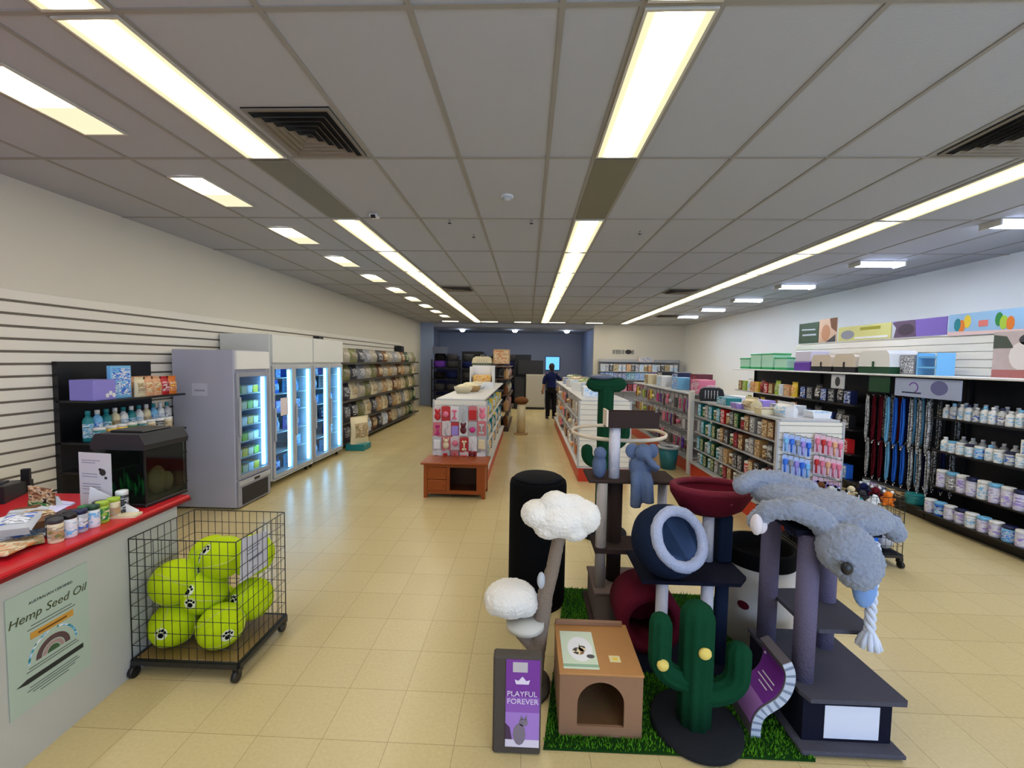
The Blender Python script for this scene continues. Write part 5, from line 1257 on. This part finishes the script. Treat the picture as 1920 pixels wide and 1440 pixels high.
# smooth the profile
def smooth_pl(p, n=8):
    out = []
    for i in range(len(p) - 1):
        p0, p1, p2, p3 = p[max(i-1, 0)], p[i], p[i+1], p[min(i+2, len(p)-1)]
        for k in range(n):
            t = k/n; out.append(tuple(.5*((2*p1[j]) + (-p0[j]+p2[j])*t + (2*p0[j]-5*p1[j]+4*p2[j]-p3[j])*t*t + (-p0[j]+3*p1[j]-3*p2[j]+p3[j])*t**3) for j in (0, 1)))
    return out + [p[-1]]
pp = smooth_pl(prof)
def offs(p, d):
    out = []
    for i in range(len(p)):
        a, b = Vector((*p[max(i-1, 0)], 0)), Vector((*p[min(i+1, len(p)-1)], 0)); t = (b - a).normalized(); out.append((p[i][0] + t.y*d, p[i][1] - t.x*d))
    return out
def ribbon(pa, pb, y0, y1): return MB().prism(pa + pb[::-1], y0, y1, 'y')
in_ = offs(pp, -.012); out_ = offs(pp, .032)
build('board', ribbon(in_, out_, .004, .195), M('wave_card', (90, 84, 92), .7), r)
build('edge_strip', ribbon(in_, out_, 0, .004), M('wave_edge', (186, 196, 214), .45), r)
q = int(len(pp)*.16), int(len(pp)*.9)
build('label', ribbon(offs(pp, -.0145)[q[0]:q[1]], in_[q[0]:q[1]], .014, .19), M('wave_purple', (116, 44, 148), .35), r)
q2 = int(len(pp)*.16), int(len(pp)*.42)
build('label_fade', ribbon(offs(pp, -.0152)[q2[0]:q2[1]], offs(pp, -.0146)[q2[0]:q2[1]], .014, .19), M('wave_lilac', (160, 110, 184), .35), r)
m = MB(); full = offs(pp, -.0008)
for i in range(0, len(out_) - 3, 6):
    m.add([(in_[i][0], -.0008, in_[i][1]), (out_[i][0], -.0008, out_[i][1]), (out_[i+2][0], -.0008, out_[i+2][1]), (in_[i+2][0], -.0008, in_[i+2][1])], [(0, 1, 2, 3)])
build('flutes', m, M('wave_flute', (120, 134, 158), .5), r)
for (s0, a, b) in ((.62, .05, .15), (.57, .04, .165), (.51, .06, .13)):
    i0 = int(len(pp)*s0); i1 = i0 + 1
    build('print_line', ribbon(offs(pp, -.0162)[i0:i1+1], offs(pp, -.015)[i0:i1+1], a, b), LW, r)
for s, y in ((.84, .165), (.32, .17), (.4, .182)):
    c = offs(pp, -.016)[int(len(pp)*s)]; build('sparkle', MB().ell((c[0], y, c[1]), (.005, .007, .007), 8, 6), LW, r)

# --- grey tower with the plush elephant
TCAR = M('tower_carpet', (78, 78, 90), .95, bump=.5, bscale=220, spec=.12); TNAVY = M('tower_navy', (18, 20, 38), .9, bump=.3, bscale=200, spec=.15); TPOST = M('tower_rope', (104, 98, 124), .95, bump=.7, bscale=130, spec=.1)
r = thing('grey_cat_tower', 'grey carpeted cat tower with a navy box base at the front right', 'cat tower', (0, 0, 0))
build('base_board', box(1.25, 1.705, 1.85, 2.42, GZ, .032, .006), TCAR, r)
m = MB(); m.box(1.285, 1.297, 1.912, 2.38, .032, .23); m.box(1.668, 1.68, 1.912, 2.38, .032, .23); m.box(1.297, 1.668, 1.912, 1.924, .032, .23); m.box(1.297, 1.668, 2.368, 2.38, .032, .23)
build('box_base', m, TNAVY, r)
m = MB(); m.prism([(1.30, 1.885), (1.72, 1.885), (1.735, 1.9), (1.72, 2.40), (1.28, 2.40), (1.28, 1.94)], .23, .25, 'z'); build('platform', m, TCAR, r)
for x, y in ((1.345, 2.02), (1.332, 2.31), (1.61, 2.27)): build('post', MB().cyl((x, y, .25), (x, y, .955), .046, seg=22), TPOST, r)
sh = [(1.36, 2.36), (1.36, 2.05), (1.40, 2.0), (1.58, 2.0)] + [(1.61 + .06*math.sin(R(a)), 2.06 - .06*math.cos(R(a))) for a in (0, 20, 40, 60, 80)] + [(1.675, 2.34), (1.62, 2.38)]
build('middle_shelf', MB().prism(sh, .485, .505, 'z'), TCAR, r)
m = MB(); m.prism([(1.27, 2.0), (1.66, 2.0), (1.68, 2.1), (1.66, 2.36), (1.28, 2.37)], .955, .978, 'z'); build('top_board', m, TNAVY, r)
r2 = thing('paper_sign', 'blank white paper sign on the navy box of the grey tower', 'sign', (1.50, 1.911, .125)); build('paper', box(-.118, .125, -.0015, 0, -.078, .078), M('paper_cool', (214, 220, 240), .6), r2)
PL = M('plush_grey', (138, 146, 164), .95, bump=.7, bscale=90, spec=.1, sheen=.3); PLB = M('plush_blue', (126, 160, 214), .95, bump=.4, bscale=120, spec=.1)
r = thing('plush_elephant', 'large grey plush animal draped over the top of the grey tower', 'plush toy', (1.45, 2.1, .978))
m = MB(); o_ = Vector((1.45, 2.1, .978))
def e(c, q, rot=None): m.ell(Vector(c) - o_, q, 16, 11, rot)
def tb(ps, rs): m.tube([Vector(p) - o_ for p in ps], rs, 14); m.ell(Vector(ps[0]) - o_, rs[0], 12, 8); m.ell(Vector(ps[-1]) - o_, rs[-1], 12, 8)
e((1.45, 2.16, 1.05), (.25, .2, .075)); e((1.56, 2.08, 1.03), (.17, .17, .075)); e((1.34, 2.22, 1.08), (.17, .14, .06))
tb([(1.115, 2.06, .995), (1.15, 2.03, 1.06), (1.24, 1.99, 1.085), (1.34, 1.97, 1.05), (1.40, 1.95, .98)], [.042, .047, .052, .056, .055])
tb([(1.12, 2.22, 1.12), (1.2, 2.26, 1.145), (1.32, 2.27, 1.14), (1.45, 2.22, 1.1)], [.045, .05, .055, .06])
e((1.43, 1.905, .93), (.12, .105, .115)); e((1.455, 1.87, .86), (.085, .075, .085)); e((1.53, 1.91, .87), (.06, .06, .1)); e((1.52, 1.93, .80), (.05, .045, .08))
tb([(1.58, 2.05, 1.03), (1.66, 2.04, 1.035), (1.725, 2.03, 1.0), (1.745, 2.03, .965)], [.065, .06, .05, .042])
o = build('body', m, PL, r); fuse(o, .0075, 4, .022, .012)
def rel(c): return tuple(Vector(c) - o_)
build('eye', MB().ell(rel((1.362, 1.805, .895)), (.024, .018, .028), 12, 8), MBLK, r)
m = MB(); m.ell(rel((1.535, 1.925, .755)), (.05, .034, .095), 14, 10); build('ear', m, PLB, r)
m = MB(); m.ell(rel((1.085, 2.0, 1.0)), (.026, .03, .05), 12, 8); m.ell(rel((1.12, 2.03, .985)), (.03, .028, .04), 12, 8); build('paw_pad', m, M('paw_white', (214, 206, 214), .9), r)
m = MB(); n = 40
for ph in (0, 2*PI/3, 4*PI/3): m.tube([rel((1.585 + .012*math.cos(ph + i*.55), 1.945 + .012*math.sin(ph + i*.55), .95 - .42*i/n)) for i in range(n + 1)], .012, 7)
build('rope', m, M('rope_white', (206, 214, 232), .9), r)
m = MB()
for k in range(9): a = k*2*PI/9; m.tube([rel((1.585 + .01*math.cos(a), 1.945 + .01*math.sin(a), .54)), rel((1.585 + .03*math.cos(a), 1.945 + .03*math.sin(a), .50)), rel((1.585 + .042*math.cos(a), 1.945 + .042*math.sin(a), .465))], [.01, .012, .012], 6)
build('tassel', m, M('rope_white', (206, 214, 232), .9), r)

# --- navy and maroon tree with the pod
NV = M('navy_plush', (22, 34, 58), .92, bump=.4, bscale=180, spec=.15); MAR = M('maroon_plush', (92, 12, 34), .9, bump=.4, bscale=160, spec=.2); PW = M('post_white', (206, 204, 216), .85, bump=.5, bscale=150)
r = thing('maroon_cat_tree', 'navy and maroon cat tree with a round pod and a red top bed', 'cat tree', (0, 0, 0))
build('base_board', box(.56, 1.25, 2.32, 2.74, GZ, .035, .006), TNAVY, r)
ca = [(.75 + .19*math.cos(2*PI*i/32), .225 + .19*math.sin(2*PI*i/32)) for i in range(32)]
m = MB(); n = 32
ci = [(.75 + .135*math.cos(2*PI*i/n), .225 + .135*math.sin(2*PI*i/n)) for i in range(n)]
vs = [(a, 2.44, b) for a, b in ca] + [(a, 2.73, b) for a, b in ca] + [(a, 2.43, b) for a, b in ci] + [(a, 2.70, b) for a, b in ci]
fs = []
for i in range(n):
    j = (i + 1) % n; fs += [(i, j, n + j, n + i), (i, 2*n + i, 2*n + j, j), (2*n + i, 3*n + i, 3*n + j, 2*n + j)]
m.add(vs, fs, True); m.f.append(tuple(3*n + i for i in range(n))); m.sm.append(False); m.f.append(tuple(n + i for i in range(n))); m.sm.append(False)
build('tunnel', m, MAR, r)
for x, y, z0, z1, mm, rr in ((.787, 2.39, .035, .515, PW, .034), (1.045, 2.4, .035, .515, PW, .034), (1.13, 2.41, .035, .515, NV, .036), (1.13, 2.62, .535, .83, PW, .034)):
    build('post', MB().cyl((x, y, z0), (x, y, z1), rr, seg=20), mm, r)
build('panel_post', box(1.18, 1.265, 2.58, 2.66, .535, .83, .01), NV, r)
build('platform', MB().prism([(.66, 2.34), (1.20, 2.34), (1.27, 2.42), (1.27, 2.72), (.66, 2.72)], .515, .535, 'z'), TNAVY, r)
# pod : open bowl facing front right and up
Q = Euler((R(62), 0, R(22)))
def pod_mesh(prof, seg=36):
    m = MB(); m.T = Matrix.Translation((.82, 2.42, .735)) @ Q.to_matrix().to_4x4(); m.lathe(prof, seg); return m
build('pod_shell', pod_mesh([(0, -.17), (.09, -.165), (.16, -.13), (.198, -.06), (.205, .0), (.19, .07), (.165, .1)]), NV, r)
build('pod_lining', pod_mesh([(.13, .1), (.14, .05), (.15, -.02), (.12, -.1), (.06, -.13), (0, -.135)]), M('lining_blue', (66, 88, 128), .95, bump=.4, bscale=140, spec=.1), r)
m = MB(); m.T = Matrix.Translation((.82, 2.42, .735)) @ Q.to_matrix().to_4x4()
m.tube([(.148*math.cos(2*PI*i/48), .148*math.sin(2*PI*i/48), .105) for i in range(48)], .03, 12, closed=True)
o = build('pod_rim', m, M('rim_fluff', (168, 176, 204), .95, bump=.8, bscale=80, spec=.1, sheen=.3), r); mod(o, 'DISPLACE', texture=cloudtex(.012), strength=.012, texture_coords='LOCAL')
# top bed
m = MB(); m.lathe([(0, .02), (.12, .02), (.19, .06), (.24, .14), (.245, .175), (.23, .19), (.21, .17), (.16, .085), (0, .06)], 30, (1.14, 2.63, .81), sx=1.0, sy=.72)
o = build('top_bed', m, MAR, r)
m = MB(); m.tube([(1.14 + .225*math.cos(2*PI*i/40), 2.63 + .16*math.sin(2*PI*i/40), .99) for i in range(40)], .022, 10, closed=True); build('bed_rim', m, M('maroon_rim', (112, 18, 44), .9, bump=.5, bscale=120), r)
build('paw_badge', MB().ell((1.19, 2.472, .945), (.016, .006, .016), 10, 6), M('badge_rose', (150, 60, 84), .7), r)

# --- white tub
r = thing('tub_scratcher', 'pale round cat tub with a black rim and a maroon badge', 'cat tub', (1.50, 2.72, GZ))
build('drum', MB().lathe([(.19, 0), (.2, .01), (.205, .5), (.196, .5), (.19, .03), (0, .03)], 40), M('tub_beige', (196, 192, 188), .7, bump=.2, bscale=160), r)
build('rim', MB().lathe([(.206, .495), (.214, .51), (.214, .585), (.2, .6), (.185, .59), (.183, .45), (.0, .44)], 40), MBLKF, r)
m = MB(); n = 18; R_ = .2065
m.add([(R_*math.cos(R(221) + .17*math.cos(2*PI*i/n)), R_*math.sin(R(221) + .17*math.cos(2*PI*i/n)), .265 + .026*math.sin(2*PI*i/n)) for i in range(n)], [tuple(range(n))])
build('badge', m, MAR, r)

# --- taupe tree
TP = M('taupe_plush', (112, 98, 92), .95, bump=.4, bscale=180, spec=.1); TPD = M('taupe_dark', (62, 50, 48), .95, bump=.4, bscale=180, spec=.1); HOOP = M('pale_wood', (222, 206, 184), .5)
r = thing('taupe_cat_tree', 'tall taupe cat tree with a trough bed and a pale wooden hoop', 'cat tree', (0, 0, 0))
build('base_board', box(.44, 1.0, 2.755, 3.14, GZ, .03, .005), TPD, r)
m = MB(); m.box(.475, .86, 2.77, 2.782, .03, .205); m.box(.475, .86, 3.108, 3.12, .03, .205); m.box(.475, .487, 2.782, 3.108, .03, .205); m.box(.848, .86, 2.782, 3.108, .03, .205); build('box_base', m, TP, r)
build('box_top', box(.465, .87, 2.76, 3.13, .205, .225, .005), TP, r)
for x, y, z0, z1, mm, rr in ((.515, 2.85, .225, .94, M('post_grey', (168, 160, 156), .9, bump=.5, bscale=150), .036), (.625, 2.95, .225, .94, TPD, .05), (.60, 2.90, .962, 1.31, PW, .038), (.95, 2.95, .03, .94, PW, .032)):
    build('post', MB().cyl((x, y, z0), (x, y, z1), rr, seg=20), mm, r)
build('upper_shelf', box(.42, 1.02, 2.82, 3.12, .94, .962, .006), TPD, r)
build('small_step', MB().prism([(.47, 2.8), (.74, 2.8), (.80, 2.86), (.80, 3.04), (.47, 3.04)], .47, .5, 'z'), TPD, r)
m = MB(); m.prism([(.0, -.06), (.10, -.06), (.115, .05), (.1, .05), (.085, -.03), (.015, -.03), (.0, .05), (-.015, .05)], .53, .88, 'x'); m.v = [(x, y + 2.85, z + 1.37) for x, y, z in m.v]; build('trough_bed', m, TPD, r)
build('trough_end', box(.528, .54, 2.83, 2.97, 1.32, 1.43), HOOP, r)
m = MB(); m.tube([(.71 + .355*math.cos(2*PI*i/64), 3.32 + .355*math.sin(2*PI*i/64), 1.205) for i in range(64)], .009, 8, closed=True, flat=1.6); build('hoop', m, HOOP, r)
m = MB(); m.cyl((.60, 2.93, 1.2), (.63, 2.975, 1.205), .012, seg=8); build('hoop_bracket', m, TPD, r)
r = thing('plush_elephant', 'small blue grey plush elephant sitting on the taupe tree shelf', 'plush toy', (.765, 2.86, .962))
PLS = M('plush_slate', (92, 108, 140), .95, bump=.5, bscale=110, spec=.1)
m = MB(); m.ell((0, 0, .09), (.075, .065, .09), 14, 10); m.ell((.01, -.03, .19), (.062, .058, .06), 14, 10); m.tube([(.02, -.075, .18), (.05, -.095, .13), (.1, -.1, .1)], [.026, .022, .018], 10)
m.tube([(-.04, -.045, .05), (-.045, -.085, .0), (-.045, -.09, -.16)], [.035, .034, .036], 10); m.tube([(.03, -.045, .05), (.035, -.085, .0), (.04, -.09, -.13)], [.035, .034, .036], 10); m.tube([(.06, -.03, .13), (.1, -.06, .08)], [.03, .026], 10)
o = build('body', m, PLS, r); fuse(o, .009, 3, .004, .02)
build('ear', MB().ell((-.06, -.02, .2), (.045, .014, .05), 12, 8), PLS, r); build('ear', MB().ell((.075, -.015, .2), (.04, .014, .05), 12, 8), PLS, r)
r = thing('plush_toy', 'blue grey plush toy at the left end of the taupe shelf', 'plush toy', (.50, 2.90, .962))
m = MB(); m.ell((0, 0, .08), (.05, .06, .09), 12, 9); m.ell((0, -.02, .17), (.045, .045, .045), 12, 9); o = build('body', m, PLS, r); fuse(o, .009, 2)

# --- large green cactus tree further back
r = thing('cactus_cat_tree', 'tall dark green cactus cat tree beyond the taupe tree', 'cactus cat tree', (.79, 4.3, 0))
CD = M('cactus_dark', (20, 66, 44), .92, bump=.4, bscale=180, spec=.12)
build('base', MB().lathe([(.24, 0), (.24, .03), (0, .03)], 28), CACTB, r)
build('trunk', arm([(0, 0, .03), (0, 0, .5), (0, 0, 1.0), (0, 0, 1.47)], .075), CD, r)
m = MB(); ribtube(m, [(-.19, 0, 1.55), (-.165, 0, 1.54), (-.12, 0, 1.525), (0, 0, 1.52), (.12, 0, 1.525), (.165, 0, 1.54), (.19, 0, 1.55)], [.03, .055, .07, .072, .07, .055, .03], 9); build('top_pad', m, CD, r)
build('top_cushion', MB().ell((-.05, 0, 1.60), (.12, .1, .03), 18, 8), M('slate', (96, 104, 130), .5), r)
build('arm', arm(curve([(-.03, 0, .72), (-.11, 0, .72), (-.17, 0, .75), (-.175, 0, .82)]) + [(-.175, 0, .84), (-.175, 0, .86)], .055), CD, r)
build('arm', arm(curve([(.03, 0, .9), (.12, 0, .9), (.19, 0, .95), (.195, 0, 1.04)]) + [(.195, 0, 1.06), (.195, 0, 1.08)], .05), CD, r)

# ================================================================== LIGHT AND VIEW
w = bpy.data.worlds.new('world'); SC.world = w; w.use_nodes = True
bg = w.node_tree.nodes['Background']; bg.inputs['Color'].default_value = (.62, .78, 1.0, 1); bg.inputs['Strength'].default_value = .6
def area(name, loc, rot, sx, sy, col, p):
    l = bpy.data.lights.new(name, 'AREA'); l.shape = 'RECTANGLE'; l.size = sx; l.size_y = sy; l.color = col; l.energy = p
    o = bpy.data.objects.new(name, l); COL.objects.link(o); o.location = loc; o.rotation_euler = rot; return o
area('daylight_through_shopfront', (3.2, YF - .2, 1.55), (R(90), 0, 0), 4.2, 2.3, (.5, .68, 1.0), 150)
vs_ = SC.view_settings
vs_.view_transform = 'Standard'; vs_.look = 'None'; vs_.exposure = 0.2; vs_.gamma = 1.0; vs_.use_curve_mapping = False
cy = SC.cycles
cy.use_denoising = True
try: cy.denoiser = 'OPENIMAGEDENOISE'
except Exception: pass
cy.max_bounces = 7; cy.diffuse_bounces = 4; cy.glossy_bounces = 3; cy.transparent_max_bounces = 8; cy.transmission_bounces = 3
cy.caustics_reflective = False; cy.caustics_refractive = False; cy.sample_clamp_indirect = 6
